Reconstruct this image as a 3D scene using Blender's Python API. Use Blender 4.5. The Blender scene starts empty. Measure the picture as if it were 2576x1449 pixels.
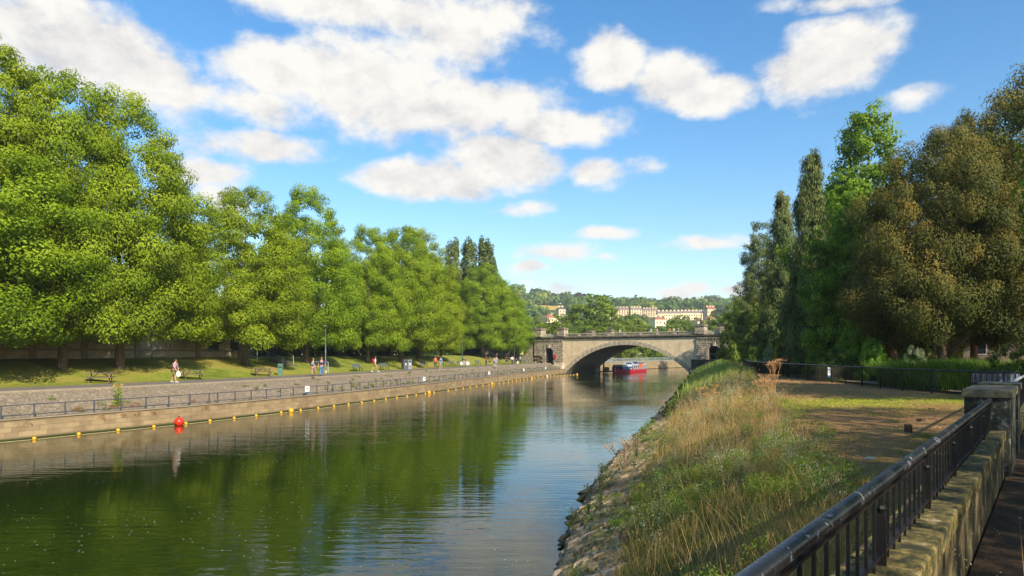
import bpy, math, random
import numpy as np
from mathutils import Vector, Matrix
random.seed(7)
RNG = np.random.default_rng(11)
C = bpy.context.scene.collection
F = 1717.0; CX = 1288.0; HY = 890.0; CAMZ = 4.6
def rad(a): return math.radians(a)

# ------------------------------------------------------------------ basics
def tag(o, label=None, cat=None, group=None, kind=None):
    if label: o['label'] = label
    if cat: o['category'] = cat
    if group: o['group'] = group
    if kind: o['kind'] = kind
    return o
def empty(name, loc=(0,0,0), rz=0, label=None, cat=None, group=None):
    o = bpy.data.objects.new(name, None); C.objects.link(o)
    o.location = loc; o.rotation_euler = (0,0,rz); o.empty_display_size = .2
    return tag(o, label, cat, group)
def link(name, me, parent=None):
    o = bpy.data.objects.new(name, me); C.objects.link(o)
    if parent is not None: o.parent = parent
    return o
def copy_tree(o, loc=None, rz=None, sc=None, label=None):
    r = o.copy(); C.objects.link(r)
    if loc is not None: r.location = loc
    if rz is not None: r.rotation_euler = (0,0,rz)
    if sc is not None: r.scale = sc
    if label: r['label'] = label
    for ch in list(o.children):
        c = ch.copy(); C.objects.link(c); c.parent = r
        for g in ch.children:
            d = g.copy(); C.objects.link(d); d.parent = c
    return r

class MB:
    def __init__(s): s.v = []; s.f = []; s.uv = []
    def add(s, vs, fs):
        n = len(s.v); s.v += [tuple(map(float,v)) for v in vs]; s.f += [tuple(i+n for i in f) for f in fs]; return s
    def box(s, c, d, rz=0.0, taper=1.0):
        cx,cy,cz = c; hx,hy,hz = d[0]/2,d[1]/2,d[2]/2; k=math.cos(rz); q=math.sin(rz); vs=[]
        for z,t in ((-hz,1),(hz,taper)):
            for x,y in ((-hx,-hy),(hx,-hy),(hx,hy),(-hx,hy)):
                x*=t; y*=t; vs.append((cx+x*k-y*q, cy+x*q+y*k, cz+z))
        return s.add(vs, [(3,2,1,0),(4,5,6,7),(0,1,5,4),(1,2,6,5),(2,3,7,6),(3,0,4,7)])
    def bar(s, a, b, w, h, up=(0,0,1)):          # rectangular bar from a to b
        a=Vector(a); b=Vector(b); d=(b-a).normalized(); up=Vector(up)
        if abs(d.dot(up))>.99: up=Vector((0,1,0))
        x=d.cross(up).normalized(); y=x.cross(d).normalized(); vs=[]
        for p in (a,b):
            for i,j in ((-1,-1),(1,-1),(1,1),(-1,1)): vs.append(p+x*(i*w/2)+y*(j*h/2))
        return s.add(vs, [(3,2,1,0),(4,5,6,7),(0,1,5,4),(1,2,6,5),(2,3,7,6),(3,0,4,7)])
    def tube(s, pts, r, n=8, cap=True):
        pts=[Vector(p) for p in pts]; rs = r if isinstance(r,(list,tuple)) else [r]*len(pts); vs=[]; fs=[]
        ref=None
        for i,p in enumerate(pts):
            d=(pts[min(i+1,len(pts)-1)]-pts[max(i-1,0)]).normalized()
            if ref is None: ref = Vector((0,0,1)) if abs(d.z)<.9 else Vector((1,0,0))
            x=d.cross(ref).normalized(); y=x.cross(d).normalized()
            for k in range(n):
                a=2*math.pi*k/n; vs.append(p+(x*math.cos(a)+y*math.sin(a))*rs[i])
        for i in range(len(pts)-1):
            for k in range(n): fs.append((i*n+k, i*n+(k+1)%n, (i+1)*n+(k+1)%n, (i+1)*n+k))
        if cap: fs.append(tuple(range(n))[::-1]); fs.append(tuple((len(pts)-1)*n+k for k in range(n)))
        return s.add(vs,fs)
    def lathe(s, prof, c=(0,0,0), n=12, rz=0):
        vs=[];fs=[]
        for r,z in prof:
            for k in range(n):
                a=2*math.pi*k/n+rz; vs.append((c[0]+r*math.cos(a), c[1]+r*math.sin(a), c[2]+z))
        m=len(prof)
        for i in range(m-1):
            for k in range(n): fs.append((i*n+k, i*n+(k+1)%n, (i+1)*n+(k+1)%n, (i+1)*n+k))
        fs.append(tuple(range(n))[::-1]); fs.append(tuple((m-1)*n+k for k in range(n)))
        return s.add(vs,fs)
    def sph(s, c, r, n=12, m=8, sc=(1,1,1)):
        vs=[(c[0],c[1],c[2]-r*sc[2])]; fs=[]
        for i in range(1,m):
            t=math.pi*i/m
            for k in range(n):
                a=2*math.pi*k/n; vs.append((c[0]+r*sc[0]*math.sin(t)*math.cos(a), c[1]+r*sc[1]*math.sin(t)*math.sin(a), c[2]-r*sc[2]*math.cos(t)))
        vs.append((c[0],c[1],c[2]+r*sc[2])); L=len(vs)-1
        for k in range(n):
            fs.append((0,1+(k+1)%n,1+k)); fs.append((L,1+(m-2)*n+k,1+(m-2)*n+(k+1)%n))
        for i in range(m-2):
            for k in range(n): fs.append((1+i*n+k,1+i*n+(k+1)%n,1+(i+1)*n+(k+1)%n,1+(i+1)*n+k))
        return s.add(vs,fs)
    def prism(s, poly, a, b, axis='z'):   # polygon extruded from a to b
        n=len(poly); f={'z':lambda p,t:(p[0],p[1],t),'y':lambda p,t:(p[0],t,p[1]),'x':lambda p,t:(t,p[0],p[1])}[axis]
        vs=[f(p,a) for p in poly]+[f(p,b) for p in poly]
        fs=[tuple(range(n))[::-1],tuple(range(n,2*n))]+[(i,(i+1)%n,n+(i+1)%n,n+i) for i in range(n)]
        return s.add(vs,fs)
    def build(s, name, mat, parent=None, smooth=False, bevel=0):
        me=bpy.data.meshes.new(name); me.from_pydata(s.v,[],s.f)
        import bmesh
        if mat: me.materials.append(mat)
        if len(s.f)<60000:
            bm=bmesh.new(); bm.from_mesh(me); bmesh.ops.recalc_face_normals(bm, faces=bm.faces); bm.to_mesh(me); bm.free()
        if smooth:
            me.polygons.foreach_set('use_smooth',[True]*len(me.polygons))
            if smooth!='all' and hasattr(me,'set_sharp_from_angle'): me.set_sharp_from_angle(angle=rad(40))
        me.update()
        o=link(name,me,parent)
        if bevel:
            b=o.modifiers.new('Bevel','BEVEL'); b.width=bevel; b.segments=2; b.limit_method='ANGLE'
        return o

def fast_mesh(name, V, nper, mat, parent=None, col=None, uv=None, smooth=False):
    """V (n,nper,3) separate polygons"""
    n=len(V); me=bpy.data.meshes.new(name)
    me.vertices.add(n*nper); me.vertices.foreach_set('co', np.ascontiguousarray(V,dtype=np.float32).ravel())
    me.loops.add(n*nper); me.loops.foreach_set('vertex_index', np.arange(n*nper,dtype=np.int32))
    me.polygons.add(n); me.polygons.foreach_set('loop_start', np.arange(0,n*nper,nper,dtype=np.int32))
    me.update(calc_edges=True)
    if col is not None:
        a=me.attributes.new('col','FLOAT_COLOR','POINT')
        cc=np.ones((n,nper,4),np.float32); cc[:,:,:3]=col[:,None,:]; a.data.foreach_set('color',cc.ravel())
    me.materials.append(mat); me.validate()
    return link(name,me,parent)

def grid_mesh(name, P, mat, UV=None, parent=None, smooth=True):
    """P (a,b,3)"""
    a,b=P.shape[:2]; me=bpy.data.meshes.new(name)
    me.vertices.add(a*b); me.vertices.foreach_set('co',P.astype(np.float32).ravel())
    i,j=np.meshgrid(np.arange(a-1),np.arange(b-1),indexing='ij'); i=i.ravel(); j=j.ravel()
    q=np.stack([i*b+j,(i+1)*b+j,(i+1)*b+j+1,i*b+j+1],1)
    nrm=np.cross(P[1,0]-P[0,0],P[0,1]-P[0,0])
    if nrm[2]<0: q=q[:,::-1]
    me.loops.add(q.size); me.loops.foreach_set('vertex_index',np.ascontiguousarray(q.ravel(),dtype=np.int32))
    me.polygons.add(len(q)); me.polygons.foreach_set('loop_start',np.arange(0,q.size,4,dtype=np.int32))
    me.update(calc_edges=True)
    if UV is not None:
        u=me.uv_layers.new(name='UVMap'); uv=UV.reshape(-1,2)[q.ravel()]; u.data.foreach_set('uv',uv.astype(np.float32).ravel())
    if smooth: me.polygons.foreach_set('use_smooth',[True]*len(q))
    me.materials.append(mat)
    return link(name,me,parent)

# value noise for placing things
_T = np.random.default_rng(5).random((64,64))
def vnoise(x,y):
    x=np.asarray(x,float); y=np.asarray(y,float); xi=np.floor(x).astype(int); yi=np.floor(y).astype(int); fx=x-xi; fy=y-yi
    fx=fx*fx*(3-2*fx); fy=fy*fy*(3-2*fy); g=lambda i,j:_T[i%64,j%64]
    return (g(xi,yi)*(1-fx)+g(xi+1,yi)*fx)*(1-fy)+(g(xi,yi+1)*(1-fx)+g(xi+1,yi+1)*fx)*fy

# ------------------------------------------------------------------ materials
def newmat(name):
    m=bpy.data.materials.new(name); m.use_nodes=True; nt=m.node_tree; b=nt.nodes['Principled BSDF']; return m,nt,b
def N(nt,t,**k):
    n=nt.nodes.new(t)
    for a,v in k.items():
        if a in n.inputs.keys(): n.inputs[a].default_value=v
        else: setattr(n,a,v)
    return n
def L(nt,a,b): nt.links.new(a,b)
def ramp(nt,fac,stops):
    r=nt.nodes.new('ShaderNodeValToRGB'); e=r.color_ramp.elements
    while len(e)<len(stops): e.new(.5)
    for i,(p,c) in enumerate(stops): e[i].position=p; e[i].color=(*c,1)
    L(nt,fac,r.inputs[0]); return r.outputs[0]
def coords(nt,kind='Object',scale=(1,1,1),loc=(0,0,0)):
    tc=nt.nodes.new('ShaderNodeTexCoord'); mp=nt.nodes.new('ShaderNodeMapping'); mp.inputs['Scale'].default_value=scale; mp.inputs['Location'].default_value=loc
    L(nt,tc.outputs[kind],mp.inputs[0]); return mp.outputs[0]
def noise(nt,vec,scale,detail=6,rough=.6,dist=0):
    n=nt.nodes.new('ShaderNodeTexNoise'); n.inputs['Scale'].default_value=scale; n.inputs['Detail'].default_value=detail
    n.inputs['Roughness'].default_value=rough; n.inputs['Distortion'].default_value=dist; L(nt,vec,n.inputs['Vector']); return n.outputs['Fac']
def bump(nt,h,b,strength=.4,dist=.02,prev=None):
    n=nt.nodes.new('ShaderNodeBump'); n.inputs['Strength'].default_value=strength; n.inputs['Distance'].default_value=dist; L(nt,h,n.inputs['Height'])
    if prev is not None: L(nt,prev,n.inputs['Normal'])
    if b is not None: L(nt,n.outputs[0],b.inputs['Normal'])
    return n.outputs[0]
def mixc(nt,fac,a,b,mode='MIX'):
    n=nt.nodes.new('ShaderNodeMix'); n.data_type='RGBA'; n.blend_type=mode
    if isinstance(fac,(int,float)): n.inputs[0].default_value=fac
    else: L(nt,fac,n.inputs[0])
    for s,i in ((a,6),(b,7)):
        if isinstance(s,tuple): n.inputs[i].default_value=(*s,1)
        else: L(nt,s,n.inputs[i])
    return n.outputs[2]
def M(name,c1,c2=None,scale=3.,rough=.8,bmp=.3,dist=.02,metal=0,detail=7,c3=None,stretch=(1,1,1),spec=.3,kind='Object'):
    m,nt,b=newmat(name); b.inputs['Roughness'].default_value=rough; b.inputs['Metallic'].default_value=metal; b.inputs['Specular IOR Level'].default_value=spec
    if c2 is None: c2=tuple(x*.8 for x in c1)
    v=coords(nt,kind,stretch); n1=noise(nt,v,scale,detail,.65)
    st=[(.3,c2),(.68,c1)] if c3 is None else [(.28,c2),(.5,c1),(.72,c3)]
    L(nt,ramp(nt,n1,st),b.inputs['Base Color'])
    if bmp: bump(nt,noise(nt,v,scale*4,5,.6),b,bmp,dist)
    return m
def flat(name,c,rough=.6,metal=0,spec=.4): return M(name,c,tuple(x*.82 for x in c),8,rough,0,metal=metal,spec=spec)

def brick_mat(name,c1,c2,mortar,bw,bh,ms=.012,axes='xz',kind='Object',stain=(.08,.07,.05),stain_amt=.5,bmp=.5,rough=.9,algae=False):
    m,nt,b=newmat(name); b.inputs['Roughness'].default_value=rough; b.inputs['Specular IOR Level'].default_value=.2
    tc=nt.nodes.new('ShaderNodeTexCoord'); src=tc.outputs[kind]
    if axes=='xz':
        s=nt.nodes.new('ShaderNodeSeparateXYZ'); L(nt,src,s.inputs[0]); c=nt.nodes.new('ShaderNodeCombineXYZ'); L(nt,s.outputs[0],c.inputs[0]); L(nt,s.outputs[2],c.inputs[1]); vec=c.outputs[0]
    else: vec=src
    br=nt.nodes.new('ShaderNodeTexBrick'); br.inputs['Scale'].default_value=1; br.inputs['Brick Width'].default_value=bw; br.inputs['Row Height'].default_value=bh
    br.inputs['Mortar Size'].default_value=ms; br.inputs['Mortar Smooth'].default_value=.4; br.inputs['Bias'].default_value=0
    br.inputs['Color1'].default_value=(*c1,1); br.inputs['Color2'].default_value=(*c2,1); br.inputs['Mortar'].default_value=(*mortar,1); L(nt,vec,br.inputs['Vector'])
    n1=noise(nt,src,.7,8,.7); n2=noise(nt,src,6,8,.75)
    col=mixc(nt,n2,br.outputs['Color'],(.5,.5,.5),'OVERLAY')
    r1=ramp(nt,n1,[(.45,(0,0,0)),(.72,(stain_amt,)*3)])
    col=mixc(nt,r1,col,stain)
    if algae:
        g=nt.nodes.new('ShaderNodeNewGeometry'); s2=nt.nodes.new('ShaderNodeSeparateXYZ'); L(nt,g.outputs['Position'],s2.inputs[0])
        mr=nt.nodes.new('ShaderNodeMapRange'); mr.inputs[1].default_value=.05; mr.inputs[2].default_value=.16; mr.inputs[3].default_value=1; mr.inputs[4].default_value=0; L(nt,s2.outputs[2],mr.inputs[0])
        col=mixc(nt,mr.outputs[0],col,(.035,.045,.012))
    L(nt,col,b.inputs['Base Color'])
    h=nt.nodes.new('ShaderNodeMath'); h.operation='MULTIPLY_ADD'; L(nt,n2,h.inputs[0]); h.inputs[1].default_value=.4; 
    inv=nt.nodes.new('ShaderNodeMath'); inv.operation='SUBTRACT'; inv.inputs[0].default_value=1; L(nt,br.outputs['Fac'],inv.inputs[1]); L(nt,inv.outputs[0],h.inputs[2])
    bump(nt,h.outputs[0],b,bmp,.03); return m

def island_mat(name,stops,sc=12,bmp=.8):
    m,nt,b=newmat(name); b.inputs['Roughness'].default_value=.95; b.inputs['Specular IOR Level'].default_value=.15
    g=nt.nodes.new('ShaderNodeNewGeometry'); v=coords(nt,'Object'); n=noise(nt,v,sc,8,.75); n2=noise(nt,v,2,5,.6)
    c=ramp(nt,g.outputs['Random Per Island'],stops); c=mixc(nt,.9,c,n,'OVERLAY') if False else mixc(nt,n,c,(.5,.5,.5),'OVERLAY')
    c=mixc(nt,ramp(nt,n2,[(.5,(0,0,0)),(.62,(.8,.8,.8))]),c,(.075,.07,.022)); L(nt,c,b.inputs['Base Color']); bump(nt,n,b,bmp,.03); return m
def leaf_mat(name,trans=.35,rough=.6,sat=1.0):
    m,nt,b=newmat(name); b.inputs['Roughness'].default_value=rough; b.inputs['Specular IOR Level'].default_value=.25
    at=nt.nodes.new('ShaderNodeAttribute'); at.attribute_name='col'
    oi=nt.nodes.new('ShaderNodeObjectInfo'); hs=nt.nodes.new('ShaderNodeHueSaturation'); hs.inputs['Saturation'].default_value=sat
    mr=nt.nodes.new('ShaderNodeMapRange'); mr.inputs[3].default_value=.488; mr.inputs[4].default_value=.508; L(nt,oi.outputs['Random'],mr.inputs[0]); L(nt,mr.outputs[0],hs.inputs['Hue'])
    L(nt,at.outputs['Color'],hs.inputs['Color']); L(nt,hs.outputs[0],b.inputs['Base Color'])
    t=nt.nodes.new('ShaderNodeBsdfTranslucent'); g=mixc(nt,1.0,hs.outputs[0],(1.25,1.15,.55),'MULTIPLY'); L(nt,g,t.inputs['Color'])
    mx=nt.nodes.new('ShaderNodeMixShader'); mx.inputs[0].default_value=trans; L(nt,b.outputs[0],mx.inputs[1]); L(nt,t.outputs[0],mx.inputs[2])
    L(nt,mx.outputs[0],nt.nodes['Material Output'].inputs[0]); return m

MLEAF=leaf_mat('leaf',.42); MNEEDLE=leaf_mat('needle_foliage',.18,.7); MGRASS=leaf_mat('grass_blades',.3,.7)
MBARK=M('bark',(.16,.12,.085),(.07,.055,.04),6,.95,.8,.05,stretch=(1,1,.25))
MBARK2=M('red_bark',(.30,.20,.13),(.13,.09,.06),6,.95,.8,.05,stretch=(1,1,.2))

# ------------------------------------------------------------------ plan lines of the river
def catmull(P,step=1.5):
    P=[np.array(p,float) for p in P]; out=[]
    for i in range(len(P)-1):
        p0=P[max(i-1,0)];p1=P[i];p2=P[i+1];p3=P[min(i+2,len(P)-1)]
        n=max(2,int(np.linalg.norm(p2-p1)/step))
        for k in range(n):
            t=k/n; out.append(.5*((2*p1)+(-p0+p2)*t+(2*p0-5*p1+4*p2-p3)*t*t+(-p0+3*p1-3*p2+p3)*t**3))
    out.append(P[-1]); return np.array(out)
LB=catmull([(-72,-60),(-50,-15),(-36,17),(-26.8,35.6),(-21.3,46),(-16.4,58.5),(-10.8,77),(-3.1,105),(3.9,130),(9.6,149),(12.3,158)])
RB=catmull([(-6,-60),(-3,-20),(-1.2,-3),(-.3,6),(.88,14.1),(2.25,21.2),(3.8,27.2),(6.8,37.6),(11.4,52.6),(20,83),(29.5,116),(36.3,138.6)])
def normals(P):
    d=np.gradient(P,axis=0); d/=np.linalg.norm(d,axis=1)[:,None]; return np.stack([-d[:,1],d[:,0]],1)
LN=normals(LB); RN=-normals(RB)*np.interp(RB[:,1],[7,9.6,13,18.5,25],[.55,.64,.77,.88,1])[:,None]
def arclen(P): return np.concatenate([[0],np.cumsum(np.linalg.norm(np.diff(P,axis=0),axis=1))])
LS=arclen(LB); RS=arclen(RB)
LPROF=[(0,1.1),(1.1,1.1),(3.6,2.40),(3.9,2.46),(7.9,2.46),(9.6,2.56),(11,3.0),(13,3.5),(15,3.95),(17,4.2),(24,4.3),(600,4.3)]
def hl(o): return float(np.interp(o,[p[0] for p in LPROF],[p[1] for p in LPROF]))
def interpP(P,Nn,S,s,off):
    x=np.interp(s,S,P[:,0])+np.interp(s,S,Nn[:,0])*off; y=np.interp(s,S,P[:,1])+np.interp(s,S,Nn[:,1])*off; return x,y
def Lpt(s,off): return interpP(LB,LN,LS,s,off)
def Rpt(s,off): return interpP(RB,RN,RS,s,off)
def ray_off(xpx,off,P=None,Nn=None,S=None):
    P,Nn,S=(LB,LN,LS) if P is None else (P,Nn,S)
    k=(xpx-CX)/F; Q=P+Nn*off; g=Q[:,0]-k*Q[:,1]
    for i in range(len(Q)-1):
        if g[i]*g[i+1]<=0 and Q[i,1]>3:
            t=g[i]/(g[i]-g[i+1]); q=Q[i]+(Q[i+1]-Q[i])*t; return float(q[0]),float(q[1]),float(S[i]+(S[i+1]-S[i])*t)
    q=Q[-1]; return float(q[0]),float(q[1]),float(S[-1])
def heading(P,S,s):
    a=interpP(P,np.zeros_like(P),S,s-1,0); b=interpP(P,np.zeros_like(P),S,s+1,0); return math.atan2(b[1]-a[1],b[0]-a[0])
def at(xpx,z): return (xpx-CX)/F*z
def zdrop(ypx,drop): return drop*F/(ypx-HY)

RPROF=[(-.3,-.6),(0,0.0),(.15,.22),(1.0,.62),(1.7,.85),(3.2,1.55),(5.2,2.35),(6.6,2.62),(8,2.68)]
def hr(o): return float(np.interp(o,[p[0] for p in RPROF],[p[1] for p in RPROF]))
# ------------------------------------------------------------------ ground, banks, river
def sweep(name,P,Nn,S,prof,mat,jit=0,sub=1,parent=None,rough=0):
    offs=[];zs=[]
    for i in range(len(prof)-1):
        for k in range(sub):
            t=k/sub; offs.append(prof[i][0]*(1-t)+prof[i+1][0]*t); zs.append(prof[i][1]*(1-t)+prof[i+1][1]*t)
    offs.append(prof[-1][0]); zs.append(prof[-1][1]); offs=np.array(offs); zs=np.array(zs)
    X=P[:,None,:]+Nn[:,None,:]*offs[None,:,None]; Z=np.repeat(zs[None,:],len(P),0).astype(float)
    if jit:
        u_=np.linspace(0,1,len(offs)); win=np.clip(np.minimum(u_,1-u_)*6,0,1)[None,:]
        Z=Z+win*((vnoise(X[:,:,0]/2.3+9,X[:,:,1]/2.3)-.5)*jit+(vnoise(X[:,:,0]/.7,X[:,:,1]/.7+5)-.5)*jit*.4)
    if rough:
        rr=np.random.default_rng(3).random(Z.shape)-.5; Z=Z+rr*rough; X=X+ (np.random.default_rng(4).random(X.shape)-.5)*rough
    Pm=np.concatenate([X,Z[:,:,None]],2)
    pl=np.concatenate([[0],np.cumsum(np.hypot(np.diff(offs),np.diff(zs)))])
    UV=np.stack([np.repeat(S[:,None],len(offs),1),np.repeat(pl[None,:],len(P),0)],2)
    return grid_mesh(name,Pm,mat,UV,parent)

M_WALL=brick_mat('river_wall_stone',(.37,.27,.145),(.25,.18,.10),(.22,.16,.09),.70,.27,.006,axes='uv',kind='UV',stain=(.15,.105,.05),stain_amt=.75,algae=True,bmp=.6)
# rubble revetment
def rubble(name,c1,c2,c3,sc,st=(1,1.3,1)):
    m,nt,b=newmat(name); b.inputs['Roughness'].default_value=.9; v=coords(nt,'UV',st)
    vo=N(nt,'ShaderNodeTexVoronoi',feature='F1'); vo.inputs['Scale'].default_value=sc; L(nt,v,vo.inputs['Vector'])
    vd=N(nt,'ShaderNodeTexVoronoi',feature='DISTANCE_TO_EDGE'); vd.inputs['Scale'].default_value=sc; L(nt,v,vd.inputs['Vector'])
    n=noise(nt,v,2.2,8,.7); sp=nt.nodes.new('ShaderNodeSeparateColor'); L(nt,vo.outputs['Color'],sp.inputs[0])
    c=ramp(nt,sp.outputs[0],[(0,c1),(.5,c2),(1,c3)]); c=mixc(nt,n,c,(.5,.5,.5),'OVERLAY')
    big=ramp(nt,noise(nt,v,.35,7,.7),[(.5,(0,0,0)),(.75,(.6,.6,.6))]); c=mixc(nt,big,c,(.17,.15,.075))
    e=ramp(nt,vd.outputs['Distance'],[(.0,(0,0,0)),(.07,(1,1,1))]); L(nt,mixc(nt,e,(.12,.095,.06),c),b.inputs['Base Color'])
    bump(nt,e,b,.7,.04); return m
M_EMB=rubble('embankment_stone',(.25,.19,.125),(.19,.145,.10),(.30,.235,.155),4.0,(1.,1.5,1))
M_LEDGE=M('ledge_concrete',(.29,.225,.145),(.19,.15,.10),2,.9,.4,.02,kind='UV')
M_PATH=M('path_tarmac',(.17,.145,.12),(.11,.095,.08),1.2,.9,.4,.01,c3=(.22,.185,.14),kind='UV')
def lawn_mat(name,stops,sc=1.,b_=.6):
    m,nt,b=newmat(name); b.inputs['Roughness'].default_value=.95; b.inputs['Specular IOR Level'].default_value=.1
    v=coords(nt,'Object'); n1=noise(nt,v,.22*sc,8,.72,.4); n2=noise(nt,v,3.5*sc,8,.75); n3=noise(nt,v,28*sc,4,.7)
    a=nt.nodes.new('ShaderNodeMath'); a.operation='MULTIPLY_ADD'; L(nt,n2,a.inputs[0]); a.inputs[1].default_value=.45; 
    a2=nt.nodes.new('ShaderNodeMath'); a2.operation='MULTIPLY'; L(nt,n1,a2.inputs[0]); a2.inputs[1].default_value=.62; L(nt,a2.outputs[0],a.inputs[2])
    c=ramp(nt,a.outputs[0],stops); c=mixc(nt,n3,c,(.5,.5,.5),'OVERLAY'); L(nt,c,b.inputs['Base Color'])
    n4=noise(nt,v,9*sc,6,.7); p=bump(nt,n3,None,b_,.03); bump(nt,n4,b,b_,.08,p); return m
M_LAWN=lawn_mat('left_lawn',[(.40,(.09,.12,.018)),(.49,(.18,.22,.026)),(.56,(.26,.25,.045)),(.66,(.32,.22,.07))],.8,.9)
M_LAWN2=lawn_mat('right_lawn',[(.42,(.18,.20,.025)),(.465,(.36,.28,.06)),(.50,(.52,.31,.12)),(.55,(.60,.34,.15)),(.62,(.40,.21,.10))],2.0,1.4)
M_BANK=lawn_mat('bank_soil',[(.38,(.05,.07,.015)),(.5,(.13,.13,.035)),(.62,(.26,.18,.075)),(.74,(.16,.10,.05))],2.2,1.0)
M_REV=rubble('revetment_stone',(.30,.22,.13),(.19,.14,.08),(.38,.29,.18),4.5,(2.2,.55,1))
M_BED=M('river_bed_mud',(.06,.06,.03),(.03,.035,.015),.5,.9,.2)
M_FIELD=M('meadow_ground',(.12,.17,.035),(.07,.11,.02),.02,.95,.2)

# base sheet to the horizon
MB().add([(-2090,-240,-2.2),(2490,-240,-2.2),(2490,3040,-2.2),(-2090,3040,-2.2)],[(0,1,2,3)]).build('ground',M_BED); bpy.data.objects['ground']['kind']='structure'

# water
def water_mat():
    m,nt,b=newmat('river_water'); b.inputs['Base Color'].default_value=(.012,.024,.003,1); b.inputs['Roughness'].default_value=.035; b.inputs['IOR'].default_value=1.40; b.inputs['Specular IOR Level'].default_value=.5
    tc=nt.nodes.new('ShaderNodeTexCoord')
    def mp(sc,rz,loc=(0,0,0)):
        n=nt.nodes.new('ShaderNodeMapping'); n.inputs['Scale'].default_value=sc; n.inputs['Rotation'].default_value=(0,0,rz); n.inputs['Location'].default_value=loc; L(nt,tc.outputs['Object'],n.inputs[0]); return n.outputs[0]
    n1=noise(nt,mp((.35,1.1,1),.15),1.1,3,.5); n2=noise(nt,mp((1,2.6,1),-.2,(5,2,0)),2.2,2,.5); n3=noise(nt,mp((.05,.07,1),.3),1,3,.5)
    r=ramp(nt,n3,[(.38,(.25,)*3),(.62,(1,1,1))])
    w=nt.nodes.new('ShaderNodeTexWave'); w.wave_type='RINGS'; w.inputs['Scale'].default_value=.55; w.inputs['Distortion'].default_value=2.2; w.inputs['Detail'].default_value=2; w.inputs['Detail Scale'].default_value=.8
    L(nt,mp((1,1.3,1),0,(4,-12,0)),w.inputs['Vector'])
    s=nt.nodes.new('ShaderNodeMath'); s.operation='MULTIPLY_ADD'; L(nt,n2,s.inputs[0]); s.inputs[1].default_value=.35; L(nt,n1,s.inputs[2])
    s2=nt.nodes.new('ShaderNodeMath'); s2.operation='MULTIPLY_ADD'; L(nt,w.outputs['Fac'],s2.inputs[0]); s2.inputs[1].default_value=.10; L(nt,s.outputs[0],s2.inputs[2])
    s3=nt.nodes.new('ShaderNodeMath'); s3.operation='MULTIPLY'; L(nt,s2.outputs[0],s3.inputs[0]); L(nt,r,s3.inputs[1])
    bump(nt,s3.outputs[0],b,.55,.042)
    # specks of foam
    vo=N(nt,'ShaderNodeTexVoronoi',feature='F1'); vo.inputs['Scale'].default_value=4.6; L(nt,mp((1,.8,1),.4),vo.inputs['Vector'])
    gt=nt.nodes.new('ShaderNodeMath'); gt.operation='LESS_THAN'; L(nt,vo.outputs['Distance'],gt.inputs[0]); gt.inputs[1].default_value=.085
    n5=noise(nt,mp((.09,.09,1),.1,(3,3,0)),1,4,.6); g5=nt.nodes.new('ShaderNodeMath'); g5.operation='GREATER_THAN'; L(nt,n5,g5.inputs[0]); g5.inputs[1].default_value=.5
    fm=nt.nodes.new('ShaderNodeMath'); fm.operation='MULTIPLY'; L(nt,gt.outputs[0],fm.inputs[0]); L(nt,g5.outputs[0],fm.inputs[1])
    L(nt,mixc(nt,fm.outputs[0],(.012,.024,.003),(.35,.35,.28)),b.inputs['Base Color'])
    rr=nt.nodes.new('ShaderNodeMapRange'); rr.inputs[3].default_value=.03; rr.inputs[4].default_value=.6; L(nt,fm.outputs[0],rr.inputs[0]); L(nt,rr.outputs[0],b.inputs['Roughness'])
    return m
MB().add([(-120,-120,0),(160,-120,0),(160,420,0),(-120,420,0)],[(0,1,2,3)]).build('river',water_mat()); bpy.data.objects['river']['kind']='structure'

# left bank
rw=sweep('river_wall',LB,LN,LS,[(0,-2),(0,0),(0,.9),(.0,1.06)],M_WALL); tag(rw,'long low stone river wall with green waterline along the far bank','wall')
cp=sweep('coping',LB,LN,LS,[(0,1.063),(-.04,1.06),(-.04,1.14),(.4,1.14),(.41,1.10)],M_LEDGE,parent=rw)
tag(sweep('ledge',LB,LN,LS,[(.38,1.10),(1.1,1.10)],M_LEDGE),kind='structure')
tag(sweep('embankment',LB,LN,LS,[(1.1,1.10),(3.45,2.36)],M_EMB,sub=5,rough=.05),kind='structure')
tag(sweep('embankment_kerb',LB,LN,LS,[(3.45,2.34),(3.45,2.43),(3.9,2.46)],M_LEDGE),kind='structure')
tag(sweep('path',LB,LN,LS,[(3.9,2.46),(7.9,2.46)],M_PATH,sub=3),kind='structure')
tag(sweep('lawn',LB,LN,LS,[(7.9,2.455),(9.6,2.56),(11,3.0),(13,3.5),(15,3.95),(17,4.2),(24,4.3)],M_LAWN,jit=.18,sub=5),kind='structure')
X=LB+LN*24; P=np.zeros((len(X),2,3)); P[:,0,:2]=X; P[:,0,2]=4.27; P[:,1,0]=-700; P[:,1,1]=X[:,1]; P[:,1,2]=4.27
P[-1,1,1]+=0; tag(grid_mesh('back_lawn',P,M_LAWN),kind='structure')
# right bank
tag(sweep('revetment',RB,RN,RS,[(-.5,-.9),(0,0.0),(.15,.22),(1.0,.62),(1.7,.85)],M_REV,sub=5,rough=.12),kind='structure')
tag(sweep('bank',RB,RN,RS,[(1.68,.82),(3.2,1.55),(4.8,2.19)],M_BANK,jit=.15,sub=5),kind='structure')
tag(sweep('bank_top',RB,RN,RS,[(4.8,2.19),(5.2,2.35),(6.6,2.62),(8,2.68)],M_LAWN2,jit=.12,sub=4),kind='structure')
X=RB+RN*8; cols=np.array([0,.6,1.3,2,3,4,5,6.5,8,10,12,15,20,40,420.])
P=np.zeros((len(X),len(cols),3)); P[:,:,0]=X[:,0:1]+cols[None,:]; P[:,:,1]=X[:,1:2]; 
P[:,:,2]=2.68+(vnoise(P[:,:,0]/1.7,P[:,:,1]/1.7)-.5)*.12*np.clip(cols/2,0,1)
tag(grid_mesh('lawn_right_bank',P,M_LAWN2),kind='structure')

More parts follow.
